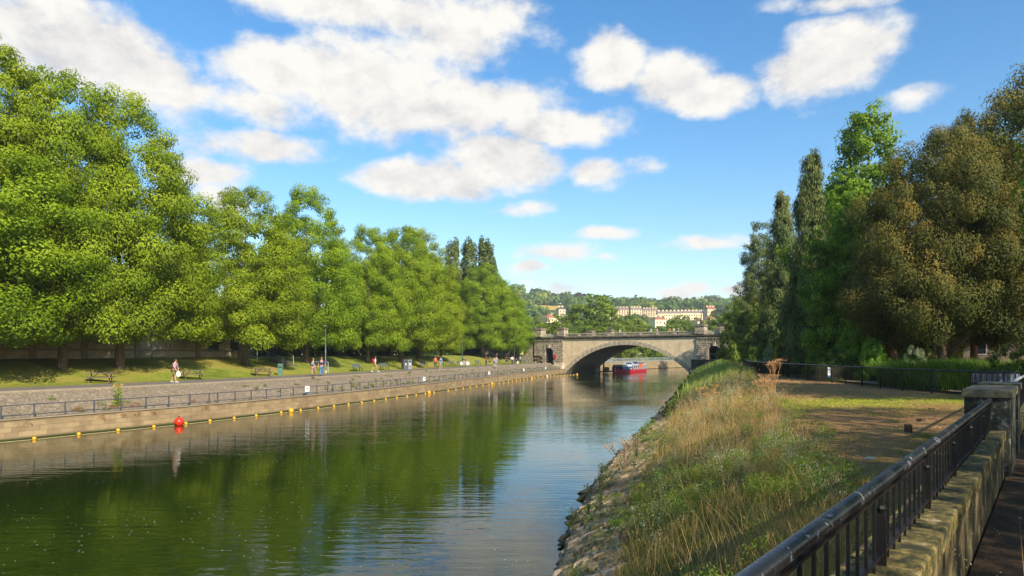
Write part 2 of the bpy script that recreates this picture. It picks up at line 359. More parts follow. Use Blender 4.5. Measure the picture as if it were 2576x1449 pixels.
# banks beyond the bridge
L2=catmull([(19.5,160),(20.6,169),(29,186),(41.4,208),(56,229),(80,262),(110,300)],3); L2N=normals(L2); L2S=arclen(L2)
w2=sweep('river_wall',L2,L2N,L2S,[(0,-2),(0,0),(0,2.2)],M_WALL); tag(w2,'sunlit yellow stone quay wall seen through the bridge arch','wall')
tag(sweep('quay',L2,L2N,L2S,[(0,2.2),(5,2.25),(9,2.4)],M_LEDGE),kind='structure')
X=L2+L2N*9; P=np.zeros((len(X),2,3)); P[:,0,:2]=X; P[:,0,2]=2.4; P[:,1,0]=-700; P[:,1,1]=X[:,1]+60; P[:,1,2]=4.4
tag(grid_mesh('far_bank_ground',P,M_FIELD),kind='structure')
R2=catmull([(36.3,138.6),(48,152),(62,176),(84,210),(120,255)],3); R2N=-normals(R2); R2S=arclen(R2)
P=np.zeros((len(R2),4,3))
for j,(o,z) in enumerate(((0,-.5),(0.5,.3),(5,2.7),(6,2.7))): P[:,j,:2]=R2+R2N*o; P[:,j,2]=z
P[:,3,0]=430; P[:,3,1]=P[:,2,1]
tag(grid_mesh('far_right_bank',P,M_BANK),kind='structure')

# hills
def T(X,Y):
    X=np.asarray(X,float);Y=np.asarray(Y,float)
    z=np.interp(Y,[180,300,430,600,900,1300,1700,2300,3000],[3.5,7,17,33,58,88,104,100,60])
    z=z+np.exp(-((X+60)/150)**2-((Y-1050)/260)**2)*32+np.exp(-((X-900)/500)**2-((Y-1400)/500)**2)*10
    z=z+(vnoise(X/170+3,Y/170)-.5)*np.clip((Y-300)/60,0,9)
    return z
gx=np.concatenate([np.linspace(-1800,-200,20),np.linspace(-170,700,60),np.linspace(740,2400,20)]); gy=np.concatenate([np.linspace(262,1500,90),np.linspace(1530,3000,20)])
GX,GY=np.meshgrid(gx,gy,indexing='ij'); tag(grid_mesh('hills',np.stack([GX,GY,T(GX,GY)],2),M_FIELD),kind='structure')
def hit(x,y,y0=262):
    k=(x-CX)/F; q=(HY-y)/F
    Y=y0
    while Y<2600:
        if float(T(k*Y,Y))>=CAMZ+q*Y: break
        Y+=2
    return k*Y,Y,float(T(k*Y,Y))

# ------------------------------------------------------------------ foliage
def rand_dirs(n,rng):
    v=rng.normal(size=(n,3)); return v/np.linalg.norm(v,axis=1)[:,None]
def leaf_quads(Pt,Nm,size,aspect,rng,up=None,upw=0.):
    n=len(Pt); r=rand_dirs(n,rng)
    if up is not None: r=r*(1-upw)+np.array(up)[None,:]*upw
    t=r-(r*Nm).sum(1)[:,None]*Nm; t/=np.linalg.norm(t,axis=1)[:,None]+1e-9; b=np.cross(Nm,t)
    s=size[:,None]; V=np.stack([Pt+t*s,Pt+b*s*aspect+Nm*s*.15,Pt-t*s,Pt-b*s*aspect+Nm*s*.15],1); return V
def palette(n,cols,rng,base=None,var=.18):
    c=np.array(cols); i=rng.random(n)*(len(c)-1) if base is None else np.clip(base+rng.normal(0,var,n),0,1)*(len(c)-1)
    a=np.floor(i).astype(int); a=np.clip(a,0,len(c)-2); f=(i-a)[:,None]; o=c[a]*(1-f)+c[a+1]*f; return o*(1+rng.normal(0,min(.12,var),(n,1)))
def prof_broad(t): return np.where(t<.25,.78+.22*t/.25,np.clip(1-(np.clip(t-.25,0,1)/.80)**1.8,0,1)**.80)
def prof_cone(t): return np.clip(1-t,0,1)**.8*.96+.04
def prof_col(t): return np.sin(np.clip(t*.93+.05,0,1)*math.pi)**.5
def prof_dome(t): return np.sqrt(np.clip(1-(t*.98)**2.2,0,1))*np.where(t<.1,.85+1.5*t,1)
def crown(H,R,base,prof,ncl,cR,lpc,lsize,cols,rng,aspect=.62,flat_=.6,inner=.35,droop=0,lobes=4,lobe_amp=.16,upbias=.45,spiky=0,var=.10):
    t=rng.random(ncl*3); w=prof(t)**1.2+.16; keep=rng.random(ncl*3)<w/w.max(); t=t[keep][:ncl]; n=len(t)
    a=rng.random(n)*2*math.pi; ph=rng.random(6)*6.28
    lob=1+lobe_amp*np.sin(lobes*a+ph[0]+t*5)+lobe_amp*.8*np.sin((lobes+3)*a+ph[1]-t*9)+rng.normal(0,.05,n)
    rr=R*prof(t)*lob*(inner+(1-inner)*rng.random(n)**.4)
    cz=base+(H-base)*t; top=np.clip(t,0,1)
    cen=np.stack([rr*np.cos(a),rr*np.sin(a),cz-droop*(rr/R)**2],1)
    cr=cR*(.6+.8*rng.random(n))*(1-.35*top)
    tone=rng.random(n)
    m=(lpc*(cr/cR)**2).astype(int)+3; idx=np.repeat(np.arange(n),m); k=len(idx)
    d=rand_dirs(k,rng); rad_=cr[idx]*(.45+.6*rng.random(k)**.6)
    Pt=cen[idx]+d*rad_[:,None]*np.array([1,1,flat_]); 
    if spiky: Pt+=cen[idx]*0+np.stack([np.cos(a[idx]),np.sin(a[idx]),np.full(k,.5)],1)*(rng.random(k)**2*spiky)[:,None]
    out=np.stack([np.cos(a[idx]),np.sin(a[idx]),np.zeros(k)],1)
    Nm=d*.8+rand_dirs(k,rng)*.42+np.array([0,0,upbias])+out*.25; Nm/=np.linalg.norm(Nm,axis=1)[:,None]
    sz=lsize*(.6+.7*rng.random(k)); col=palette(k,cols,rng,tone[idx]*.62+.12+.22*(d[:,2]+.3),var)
    return leaf_quads(Pt,Nm,sz,aspect,rng,up=(0,0,-1) if droop>0 else None,upw=.0),col,cen
def trunk_mb(H,r,base,R,rng,nl=9,lean=0,top=.8):
    mb=MB(); pts=[(0,0,-.3)];rs=[r*1.5]; 
    for k in range(1,9):
        t=k/8; pts.append((lean*t+rng.normal(0,.05)*t,rng.normal(0,.05)*t,H*top*t)); rs.append(r*(1.08-.95*t) if k>1 else r)
    mb.tube(pts,rs,10)
    for k in range(nl):
        t=.14+.6*k/nl; a=rng.random()*6.28; z0=H*top*t; x0=lean*t; l=R*(.75-.35*t)*(.8+.4*rng.random()); r0=r*(.55-.45*t)
        p=[(x0,0,z0)]
        for q in (.35,.7,1): p.append((x0+math.cos(a)*l*q+rng.normal(0,.1),math.sin(a)*l*q+rng.normal(0,.1),z0+l*(.55*q+.25*q*q)))
        mb.tube(p,[r0,r0*.7,r0*.45,r0*.15],6)
    return mb
class Kind: pass
def make_kind(crown_args,trunk_args,seed,mat,bark,tw='trunk'):
    k=Kind(); rng=np.random.default_rng(seed); V,col,cen=crown(rng=rng,**crown_args)
    k.H=crown_args['H']; k.R=crown_args['R']; k.V=V; k.col=col; k.mat=mat; k.bark=bark; k.tr=trunk_mb(rng=rng,**trunk_args); k.first=None; k.cm=None; return k
def plant(kind,name,x,y,z,H,R,rz,label,cat='tree',group=None,part='crown'):
    o=empty(name,(x,y,z),rz,label,cat,group); s=H/kind.H; q=R/kind.R; o.scale=(q,q,s)
    if kind.cm is None:
        c=fast_mesh(part,kind.V,4,kind.mat,o,kind.col); kind.cm=c.data; t=kind.tr.build('trunk',kind.bark,o,smooth='all'); kind.tm=t.data
    else:
        link(part,kind.cm,o); link('trunk',kind.tm,o)
    return o
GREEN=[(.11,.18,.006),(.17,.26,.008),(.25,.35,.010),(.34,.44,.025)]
maple=[]
for i,sd in enumerate((1,2,3)):
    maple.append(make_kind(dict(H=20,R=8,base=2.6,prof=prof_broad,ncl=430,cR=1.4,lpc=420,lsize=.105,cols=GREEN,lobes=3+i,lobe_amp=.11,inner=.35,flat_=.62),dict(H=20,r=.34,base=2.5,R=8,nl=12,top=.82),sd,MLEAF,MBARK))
# the row of broad trees along the far bank: (trunk px, top px, half width px, offset from wall)
rows=[(-150,230,330,12.5,'broad green tree at the picture edge whose low boughs hang nearest the far lawn'),
 (-25,95,215,14,'tallest broad green tree at the far end of the row away from the bridge'),
 (157,168,205,13,'tall broad green tree behind the first picnic table, beside the tallest tree'),
 (301,240,215,13,'tall green tree with thick trunk between the first two picnic tables'),
 (448,548,88,20,'lower green tree filling the gap behind the plaid shirted walker'),
 (617,465,155,13,'round topped green tree beside the third picnic table and green bin'),
 (771,474,128,13,'green tree just left of the strolling couple and lamp post'),
 (926,570,98,12.5,'green tree behind the walker with the red backpack'),
 (1010,566,110,12,'green tree standing behind the grey double litter bin'),
 (1052,578,105,14.5,'green tree second to the right from the grey litter bin, on the upper lawn'),
 (1109,690,62,12.5,'smaller green tree behind the walkers in red and blue tops'),
 (1214,662,85,15,'green tree with the thick trunk beside the white van'),
 (1256,700,72,13,'green tree with pale trunk in front of the white van'),
 (1292,745,52,13,'green tree nearest to the bridge on the far bank')]
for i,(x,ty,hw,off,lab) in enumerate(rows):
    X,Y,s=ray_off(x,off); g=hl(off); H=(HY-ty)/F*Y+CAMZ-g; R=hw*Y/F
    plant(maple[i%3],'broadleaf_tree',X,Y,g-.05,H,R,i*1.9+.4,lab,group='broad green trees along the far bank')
# other tree kinds
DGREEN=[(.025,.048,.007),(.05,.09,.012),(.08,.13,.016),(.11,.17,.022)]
MID=[(.06,.105,.012),(.115,.18,.016),(.18,.26,.022),(.25,.33,.04)]
BLUEG=[(.04,.075,.02),(.08,.13,.03),(.13,.18,.042),(.20,.24,.06)]
YEWC=[(.05,.055,.008),(.10,.09,.012),(.18,.135,.02),(.28,.19,.034)]
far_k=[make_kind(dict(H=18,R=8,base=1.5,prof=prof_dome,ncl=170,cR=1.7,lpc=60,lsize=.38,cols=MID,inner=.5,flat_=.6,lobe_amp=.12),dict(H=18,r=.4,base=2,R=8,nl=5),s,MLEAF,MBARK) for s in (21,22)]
poplar=make_kind(dict(H=28,R=2.6,base=3,prof=prof_col,ncl=210,cR=.95,lpc=90,lsize=.26,cols=BLUEG+[(.10,.14,.05)],inner=.3,flat_=1.5,lobe_amp=.15),dict(H=28,r=.35,base=3,R=2,nl=6),31,MLEAF,MBARK)
for x,ty,w,lab in ((1141,600,1.0,'slim dark poplar, first of the three above the green trees'),(1180,599,1.05,'slim dark poplar, middle one of the three'),(1219,597,1.15,'slim dark poplar, the one nearest the bridge of the three')):
    Y=185; plant(poplar,'poplar',at(x,Y),Y,4.2,(HY-ty)/F*Y+.4,2.35*w,x,lab,group='three slim poplars behind the far bank')
plant(poplar,'poplar',at(1240,190),190,4.2,(HY-650)/F*190+.4,1.6,3,'short dark poplar top just right of the three tall poplars')
# background belt behind the left lawn
bg=[(690,560,.9),(850,640,.9),(985,650,.9),(1090,640,.9),(1150,690,1),(1180,700,1),(1330,800,.7)]
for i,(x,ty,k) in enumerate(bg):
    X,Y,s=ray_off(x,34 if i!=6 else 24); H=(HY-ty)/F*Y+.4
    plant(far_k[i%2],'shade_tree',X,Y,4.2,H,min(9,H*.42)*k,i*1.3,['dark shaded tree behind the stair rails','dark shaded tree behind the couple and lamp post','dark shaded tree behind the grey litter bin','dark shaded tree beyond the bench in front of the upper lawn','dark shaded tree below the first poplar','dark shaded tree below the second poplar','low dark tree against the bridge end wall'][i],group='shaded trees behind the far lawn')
# dark hedge line at the back of the lawn
def leaf_mass(name,pts,size,cols,mat,lsize,n,rng,flat_=.8,parent=None):
    pts=np.array(pts,float); i=rng.integers(0,len(pts),n); d=rand_dirs(n,rng); r=size*(.5+.55*rng.random(n))
    P=pts[i]+d*r[:,None]*np.array([1,1,flat_]); Nm=d+rand_dirs(n,rng)*.7+np.array([0,0,.3]); Nm/=np.linalg.norm(Nm,axis=1)[:,None]
    tone=rng.random(len(pts))[i]
    return fast_mesh(name,leaf_quads(P,Nm,lsize*(.6+.8*rng.random(n)),.6,rng),4,mat,parent,palette(n,cols,rng,tone*.7+.15,.1))
pts=[]
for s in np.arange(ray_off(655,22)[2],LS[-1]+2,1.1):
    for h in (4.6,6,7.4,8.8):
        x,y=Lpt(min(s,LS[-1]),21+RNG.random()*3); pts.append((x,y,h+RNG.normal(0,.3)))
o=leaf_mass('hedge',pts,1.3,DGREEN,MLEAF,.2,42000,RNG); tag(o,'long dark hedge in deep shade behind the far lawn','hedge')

# left stone building behind the lawn
M_BLOCK=brick_mat('building_blocks',(.62,.53,.38),(.52,.44,.32),(.34,.29,.21),.46,.22,.01,axes='uv',kind='UV',stain=(.16,.13,.09),stain_amt=.5)
M_BAND=M('stone_band',(.36,.31,.22),(.26,.22,.16),2,.9,.3)
M_TEAL=flat('teal_paint',(.02,.10,.11),.5); M_GLASS=flat('dark_glass',(.015,.022,.025),.08,spec=.7)
M_SLATE=M('slate',(.11,.10,.10),(.07,.065,.065),3,.7,.3); M_WHITE=flat('white_paint',(.75,.75,.72),.5); M_DARK=flat('dark_void',(.02,.022,.02),.9)
bld=empty('stone_building',(0,0,0),0,'long low pale stone block building behind the picnic lawn','building')
sA=ray_off(-260,18)[2]; sB=ray_off(648,18)[2]; idx=[i for i in range(len(LS)) if sA<=LS[i]<=sB]
P_=LB[idx]; N_=LN[idx]; S_=LS[idx]
sweep('wall',P_,N_,S_,[(18,3.9),(18,9.2)],M_BLOCK,parent=bld)
e0=P_[-1]+N_[-1]*18; e1=P_[-1]+N_[-1]*40
MB().add([(e0[0],e0[1],3.9),(e1[0],e1[1],3.9),(e1[0],e1[1],9.2),(e0[0],e0[1],9.2)],[(0,1,2,3)]).build('end_wall',M_BAND,bld)
sweep('roof',P_,N_,S_,[(17.7,9.15),(17.7,9.4),(23,11.2),(30,9.5)],M_SLATE,parent=bld)
for z in (4.95,6.55): sweep('string_course',P_,N_,S_,[(18,z-.06),(17.92,z-.06),(17.92,z+.08),(18,z+.08)],M_BAND,parent=bld)
def on_wall(x,off=18): return ray_off(x,off)
for x in (-40,82,212,345,498,602):
    X,Y,s=on_wall(x,17.95); MB().box((X,Y,6.4),(.5,.22,5.3),heading(LB,LS,s)).build('pilaster',M_BAND,bld)
for x in (536,592,440):
    if x==440: continue
    X,Y,s=on_wall(x,17.93); a=heading(LB,LS,s); w=empty('window',(X,Y,5.85),a); w.parent=bld
    MB().box((0,0,0),(1.3,.10,1.6)).build('pane',M_GLASS,w); m=MB()
    for zz in (-.82,.82,0,-.42,.42): m.box((0,0-.07,zz),(1.4,.08,.09 if abs(zz)>.5 else .04))
    for xx in (-.67,.67,-.22,.22): m.box((xx,-.07,0),(.09 if abs(xx)>.5 else .04,.078,1.6))
    m.build('frame',M_TEAL,w); MB().box((0,-.1,-.95),(1.6,.2,.12)).build('sill',M_BAND,w)
X,Y,s=on_wall(385,17.8); MB().tube([(X,Y,4),(X,Y,8.8)],.06).build('drainpipe',M_WHITE,bld)
M_GRAF=flat('grey_spray_paint',(.13,.12,.11),.8)
m=MB(); pr=random.Random(5)
X,Y,s=on_wall(412,17.9); a=heading(LB,LS,s)
for j in range(9):
    u=j*.38; p=[(X+math.cos(a)*(u+pr.uniform(-.1,.25)),Y+math.sin(a)*(u+pr.uniform(-.1,.25)),5.1+pr.uniform(0,.2)+q*.42) for q in range(4)]
    m.tube(p,.02,4)
m.build('graffiti',M_GRAF,bld)
# white roof of a shed glimpsed among the leaves
sh=empty('shed',(*ray_off(600,32)[:2],4.3),.4,'pale roofed shed glimpsed through the leaves behind the third picnic table','shed')
MB().box((0,0,2.9),(16,9,5.8)).build('wall',M_BAND,sh); m=MB(); m.prism([(-8.6,5.8),(8.6,5.8),(8.6,6.0),(0,8.0),(-8.6,6.0)],-5,5,'y'); m.build('roof',M_WHITE,sh)
X,Y,s=ray_off(985,19.5); MB().box((X,Y,5.6),(2.6,.3,3),heading(LB,LS,s)+.5).build('garden_wall',M_BAND); tag(bpy.data.objects['garden_wall'],'short brownish slab of wall behind the walker with the red backpack','wall')

# ------------------------------------------------------------------ bridge
BR=empty('bridge',(12.3,158,0),math.atan2(-.616,.788),'wide stone road bridge with one arch and balustrades over the river','bridge')
M_ASH=brick_mat('bridge_ashlar',(.80,.64,.41),(.72,.57,.36),(.58,.46,.30),1.6,.55,.006,stain=(.36,.21,.09),stain_amt=.6,bmp=.25)
M_RUST=M('rusticated_stone',(.36,.30,.21),(.09,.075,.055),1.6,.9,.5,.04,c3=(.60,.52,.39))
M_DKST=M('weathered_cornice',(.17,.145,.10),(.055,.055,.035),1.5,.95,.5,.04,c3=(.34,.28,.19))
M_BAL=M('balustrade_stone',(.50,.42,.30),(.20,.17,.12),2.2,.9,.4,.03,c3=(.58,.50,.37))
M_JOINT=flat('dark_joint',(.06,.052,.042),.95); M_SOFFIT=M('soffit_stone',(.30,.25,.17),(.20,.165,.11),1,.9,.4,.03,stretch=(1,.4,1))
SP=31.0; W=13.0; RISE=6.55; RA=(SP*SP/4+RISE*RISE)/(2*RISE); ZC=RISE-RA
def arch(u,r=RA):
    d=r*r-(u-SP/2)**2; return ZC+math.sqrt(max(d,0))
EX=.95; RO=RA+EX
ns=64
# body: two spandrel faces
us=[SP*i/ns for i in range(ns+1)]
for yy in (0,W):
    m=MB()
    for i in range(ns):
        a,b=us[i],us[i+1]; m.add([(a,yy,arch(a)),(b,yy,arch(b)),(b,yy,8.0),(a,yy,8.0)],[(0,1,2,3)])
    for a,b in ((-.5,0),(SP,SP+.9)): m.add([(a,yy,-1.5),(b,yy,-1.5),(b,yy,8),(a,yy,8)],[(0,1,2,3)])
    m.build('spandrel',M_ASH,BR)
m=MB()
for i in range(ns):
    a,b=us[i],us[i+1]; m.add([(a,0,arch(a)),(b,0,arch(b)),(b,W,arch(b)),(a,W,arch(a))],[(0,1,2,3)])
m.add([(0,0,0),(0,W,0),(0,W,-1.5),(0,0,-1.5)],[(0,1,2,3)]); m.add([(SP,0,0),(SP,W,0),(SP,W,-1.5),(SP,0,-1.5)],[(0,1,2,3)])
m.build('soffit',M_SOFFIT,BR)
# voussoir ring, stones stepping proud alternately
for side in (0,1):
    m=MB(); NV=58; th=math.asin((SP/2)/RA)
    for k in range(NV):
        t0=-th+2*th*k/NV+.0035; t1=-th+2*th*(k+1)/NV-.0035; o=.10 if k%2 else .07; ex=EX*(1.0 if k%2 else .93)
        v=[]
        for yy in ((-o,.18) if side==0 else (W-.18,W+o)):
            for (t,r) in ((t0,RA-.004),(t1,RA-.004),(t1,RA+ex),(t0,RA+ex)): v.append((SP/2+math.sin(t)*r,yy,ZC+math.cos(t)*r))
        m.add(v,[(3,2,1,0),(4,5,6,7),(0,1,5,4),(1,2,6,5),(2,3,7,6),(3,0,4,7)])
    m.build('voussoir_ring',M_BAL,BR)
# deck, cornice
MB().box((SP/2,W/2,8.22),(SP+26,W-1.2,.42)).build('deck',M_PATH,BR)
for y0,sg in ((0,-1),(W,1)):
    m=MB(); 
    for (pr_,z0,z1) in ((.12,7.98,8.12),(.30,8.12,8.30),(.42,8.30,8.46)): m.box((SP/2,y0+sg*(pr_/2-.25),(z0+z1)/2),(SP+25,pr_+.5,z1-z0))
    m.build('cornice',M_DKST,BR)
    m=MB(); m.box((SP/2,y0-sg*.12,8.54),(SP+25,.5,.17)); m.build('parapet_base',M_DKST,BR)
    MB().box((SP/2,y0-sg*.12,9.18),(SP+.8,.52,.17)).build('parapet_coping',M_BAL,BR)
    dies=[i*SP/8 for i in range(9)]; m=MB()
    for d in dies: MB().box((d,y0-sg*.12,8.86),(.7,.44,.49)).build('parapet_die',M_BAL,BR)
    for i in range(8):
        m=MB(); n=11
        for j in range(n):
            u=dies[i]+.35+(SP/8-.7)*(j+.5)/n; m.lathe([(.085,8.62),(.085,8.67),(.05,8.70),(.095,8.83),(.09,8.90),(.045,9.02),(.08,9.06),(.08,9.10)],(u,y0-sg*.12,0),8)
        m.build('balusters',M_BAL,BR)
# rusticated end piers with arched niches
def pier(u0,u1,zb,nc,nw,nsp,door=None):
    m=MB(); bh=.43; z=zb; row=0; y0=-.22
    core=MB()
    # core with opening
    def nz(u):
        d=abs(u-nc); return None if d>=nw else nsp+math.sqrt(max(nw*nw-d*d,0))
    N_=20; xs=[nc-nw+2*nw*i/N_ for i in range(N_+1)]
    core.box(((u0+nc-nw)/2,W/2,(zb+8)/2-.5),(nc-nw-u0,W,8-zb+1)); core.box(((u1+nc+nw)/2,W/2,(zb+8)/2-.5),(u1-nc-nw,W,8-zb+1))
    for i in range(N_):
        a,b=xs[i],xs[i+1]; za=nz(a) or nsp; zb_=nz(b) or nsp
        core.add([(a,0,za),(b,0,zb_),(b,0,8),(a,0,8),(a,3,za),(b,3,zb_)],[(0,1,2,3),(0,4,5,1)])
    core.add([(nc-nw,3,zb-.5),(nc+nw,3,zb-.5),(nc+nw,3,nsp+nw),(nc-nw,3,nsp+nw)],[(0,1,2,3)])
    core.build('pier',M_JOINT,BR)
    ring=nw+.75
    while z<7.9:
        z1=min(z+bh,7.95); u=u0; 
        first=True
        while u<u1-.05:
            w=.95 if not first or row%2 else .5; first=False; ue=min(u+w,u1)
            uc=(u+ue)/2; zc=(z+z1)/2; a,b=u,ue; rr=ring if zc>nsp else nw+.0
            lim=math.sqrt(max(rr*rr-max(zc-nsp,0)**2,0)) if (zc-nsp)<rr else 0
            segs=[(a,b)]
            if lim>0:
                segs=[]
                if a<nc-lim: segs.append((a,min(b,nc-lim)))
                if b>nc+lim: segs.append((max(a,nc+lim),b))
            for (p,q) in segs:
                if q-p>.08 and not(door and q>door[0] and p<door[1] and zc<door[2]): m.box(((p+q)/2,-.11,(z+z1)/2),(q-p-.05,.24,z1-z-.05))
            u=ue
        z=z1; row+=1
    for k in range(13):
        t0=-math.pi/2+math.pi*k/13+.02; t1=-math.pi/2+math.pi*(k+1)/13-.02; v=[]
        for yy in (-.26,.1):
            for (t,r) in ((t0,nw),(t1,nw),(t1,nw+.72),(t0,nw+.72)): v.append((nc+math.sin(t)*r,yy,nsp+math.cos(t)*r))
        m.add(v,[(3,2,1,0),(4,5,6,7),(0,1,5,4),(1,2,6,5),(2,3,7,6),(3,0,4,7)])
    m.box((nc,-.34,nsp+nw+.35),(.5,.3,.9))
    m.build('rusticated_brick_pattern',M_RUST,BR)
    m=MB()
    n=int((u1-u0)/.6)
    for j in range(n): m.box((u0+(j+.5)*(u1-u0)/n,-.2,7.72),(.26,.36,.42))
    m.build('corbels',M_DKST,BR)
pier(-8.7,-.5,2.4,-4.35,1.05,5.0,door=(-7.9,-7.0,4.0)); pier(SP+.9,SP+11.5,2.4,SP+4.7,1.25,5.0)
MB().box((-7.45,-.03,3.2),(.9,.1,1.5)).build('door',flat('brown_door',(.20,.13,.08)),BR)
MB().add([(-2.9,-.25,2.5),(-.45,-.25,2.5),(-.45,-1.5,-1.2),(-3.3,-1.5,-1.2),(-2.9,.6,2.5),(-.45,.6,2.5),(.02,.6,-1.2),(-3.3,.6,-1.2)],[(0,1,2,3),(4,7,6,5),(0,4,5,1),(1,5,6,2),(3,7,4,0),(2,6,7,3)]).build('cutwater',M_BAL,BR)
MB().box((-20,W/2,4.1),(21.5,W,8.2)).build('approach_wall',M_RUST,BR); MB().box((SP+22,W/2,4.1),(20.9,W-.3,8.2)).build('approach_wall',M_RUST,BR)
def pedestal(u,y,z1,w=1.9,slit=False):
    m=MB(); m.box((u,y,(8.62+z1-.5)/2),(w,w*.9,z1-.5-8.62)); 
    for k in range(3): m.box((u,y,8.95+k*.42),(w+.08,w*.9+.08,.34))
    m.build('pedestal',M_RUST,BR)
    m=MB(); m.box((u,y,z1-.42),(w+.35,w*.9+.35,.2)); m.box((u,y,z1-.22),(w+.15,w*.9+.15,.2)); m.box((u,y,z1-.06),(w*.6,w*.55,.2)); m.build('pedestal_cap',M_DKST,BR)
pedestal(-.9,.3,10.7); pedestal(-7.5,.3,10.75,2.2); pedestal(SP+1.7,.3,10.65); pedestal(SP+6.9,.3,10.75,1.9)
pedestal(-.9,W-.3,10.4,1.7); pedestal(4.6,W-.3,10.5,1.5); pedestal(SP+1.2,W-.3,10.4)
for a,b in ((-6.4,-1.9),(SP+2.7,SP+5.9)): 
    MB().box(((a+b)/2,.1,8.9),(b-a,.4,.75)).build('solid_parapet',M_BAL,BR)
def brw(u,y,z=0):
    return (12.3+u*.788+y*.616, 158-u*.616+y*.788, z)
# lamps on the bridge
M_IRON=flat('dark_iron',(.03,.035,.035),.4,.3); M_LGLASS=flat('lantern_glass',(.55,.58,.55),.15)
def bridge_lamp(u,y,z,lab):
    o=empty('bridge_lamp',brw(u,y,z),.3,lab,'street lamp','ornate lamps on the bridge pedestals')
    MB().lathe([(.32,0),(.32,.15),(.2,.25),(.22,.5),(.12,.65),(.10,1.2),(.15,1.28),(.085,1.4),(.07,2.2),(.13,2.28),(.05,2.4)],n=10).build('post',M_IRON,o,smooth=True)
    MB().lathe([(.12,2.4),(.26,2.95),(.24,2.97)],n=6).build('lantern',M_LGLASS,o); MB().lathe([(.3,2.97),(.22,3.1),(.08,3.2),(.1,3.25),(.03,3.42)],n=6).build('lantern_cap',M_IRON,o)
bridge_lamp(-.9,.3,10.7,'dark lantern lamp on the pedestal at the far bank end of the bridge')
bridge_lamp(4.6,W-.3,10.5,'dark lantern lamp on the rear parapet in front of the big round tree')
bridge_lamp(SP+1.7,.3,10.65,'dark lantern lamp on the pedestal at the garden end of the bridge')
# red lifebuoy holder & yellow notice
lb=empty('lifebuoy',brw(-2.6,-.35,3.9),math.atan2(-.616,.788),'red lifebuoy hung beside the arched niche of the bridge','lifebuoy')
m=MB(); n=14
for k in range(n):
    a0=2*math.pi*k/n; a1=2*math.pi*(k+1)/n; m.tube([(.3*math.cos(a0),0,.38*math.sin(a0)),(.3*math.cos(a1),0,.38*math.sin(a1))],.1,6)
m.build('ring',flat('lifebuoy_red',(.6,.03,.03),.5),lb); MB().box((0,.1,-.1),(.6,.06,1.2)).build('backboard',flat('pink_board',(.5,.25,.22)),lb)
# ------------------------------------------------------------------ left bank railing
M_RAIL=flat('grey_rail_paint',(.085,.095,.11),.5,.2)
sr0=ray_off(-60,.55)[2]; sr1=LS[-1]-3
rr=empty('river_railing',(*Lpt(sr0,.55),1.12),0,'long low grey railing along the top of the river wall','railing')
def strip_tube(name,P,Nn,S,s0,s1,off,z,r,mat,parent,step=2.,n=5):
    k=int((s1-s0)/step)+1; ox,oy,oz=parent.location
    pts=[(*interpP(P,Nn,S,s0+(s1-s0)*i/k,off),z) for i in range(k+1)]
    return MB().tube([(p[0]-ox,p[1]-oy,p[2]-oz) for p in pts],r,n).build(name,mat,parent,smooth=True)
strip_tube('top_rail',LB,LN,LS,sr0,sr1,.55,1.83,.028,M_RAIL,rr); strip_tube('bottom_rail',LB,LN,LS,sr0,sr1,.55,1.27,.018,M_RAIL,rr)
pm=None; s=sr0+.4; n=0
while s<sr1 and n<98:
    x,y=Lpt(s,.55); l=(x-rr.location.x,y-rr.location.y,0)
    if pm is None: o=MB().box((0,0,.36),(.06,.06,.76)).build('post',M_RAIL,rr); pm=o.data
    else: o=link('post',pm,rr)
    o.location=l; o.rotation_euler=(0,0,heading(LB,LS,s)); s+=1.62 if n%9 else .75; n+=1
# mooring line of floats
M_YEL=flat('yellow_float',(.80,.42,.01),.35,spec=.5); M_RED=flat('red_float',(.80,.035,.01),.3,spec=.5)
def ordn(n): return {1:'first',2:'second',3:'third',4:'fourth',5:'fifth',6:'sixth',7:'seventh',8:'eighth',9:'ninth',10:'tenth'}.get(n,str(n)+('th' if 10<n%100<14 else {1:'st',2:'nd',3:'rd'}.get(n%10,'th')))
small=[86,198,297,387,467.5,528,589,644.5,707,756,800,840,876.5,909.7,941,970.4,998,1023.6,1046.5,1069.7,1091.4,1127,1146.4,1164.8,1182.4,1198.7,1214.6,1229.3,1243.2,1255.4,1267,1278.2,1288.6,1298.7,1308.2,1317.3,1326.3,1344.9,1354.9,1365.6,1374.9,1384.7,1394,1402.5,1411,1419.7,1427.5,1435.3,1443]
big=[(732,'large yellow float nearest the red ball'),(1079,'large yellow float second from the red ball'),(1237.3,'large yellow float third from the red ball'),(1337,'large yellow float close to the bridge foot'),(1451.5,'large yellow float ending the line under the bridge arch')]
def float_pos(x):
    if x<1400:
        k=ray_off(x,-.55); return k[0],k[1]
    z=141+ (x-1400)/51*9; return at(x,z),z
def buoy(r,mat,x,y,name,lab,grp):
    o=empty(name,(x,y,0),0,lab,'float',grp); return o
bm=MB().sph((0,0,.05),.11,14,10,(1,1,.95)).build('ball',M_YEL,None,smooth='all').data
tm=MB().tube([(-.16,0,.05),(.16,0,.05)],.03,6).build('rope_eye',M_DARK,None).data
for n_ in ('ball','rope_eye'): bpy.data.objects.remove(bpy.data.objects[n_])
for i,x in enumerate(small):
    X,Y=float_pos(x); o=buoy(.12,M_YEL,X,Y,'float','%s small yellow float counting from the left along the river wall'%ordn(i+1),'small yellow floats along the river wall')
    o.rotation_euler=(0,0,heading(LB,LS,ray_off(min(x,1400),0)[2])); link('ball',bm,o); link('rope_eye',tm,o)
for x,lab in big:
    X,Y=float_pos(x); o=empty('large_float',(X,Y,0),1,lab,'float','large yellow floats along the river wall'); a=link('ball',bm,o); a.scale=(2,2,2); b=link('rope_eye',tm,o); b.scale=(1.9,2,2)
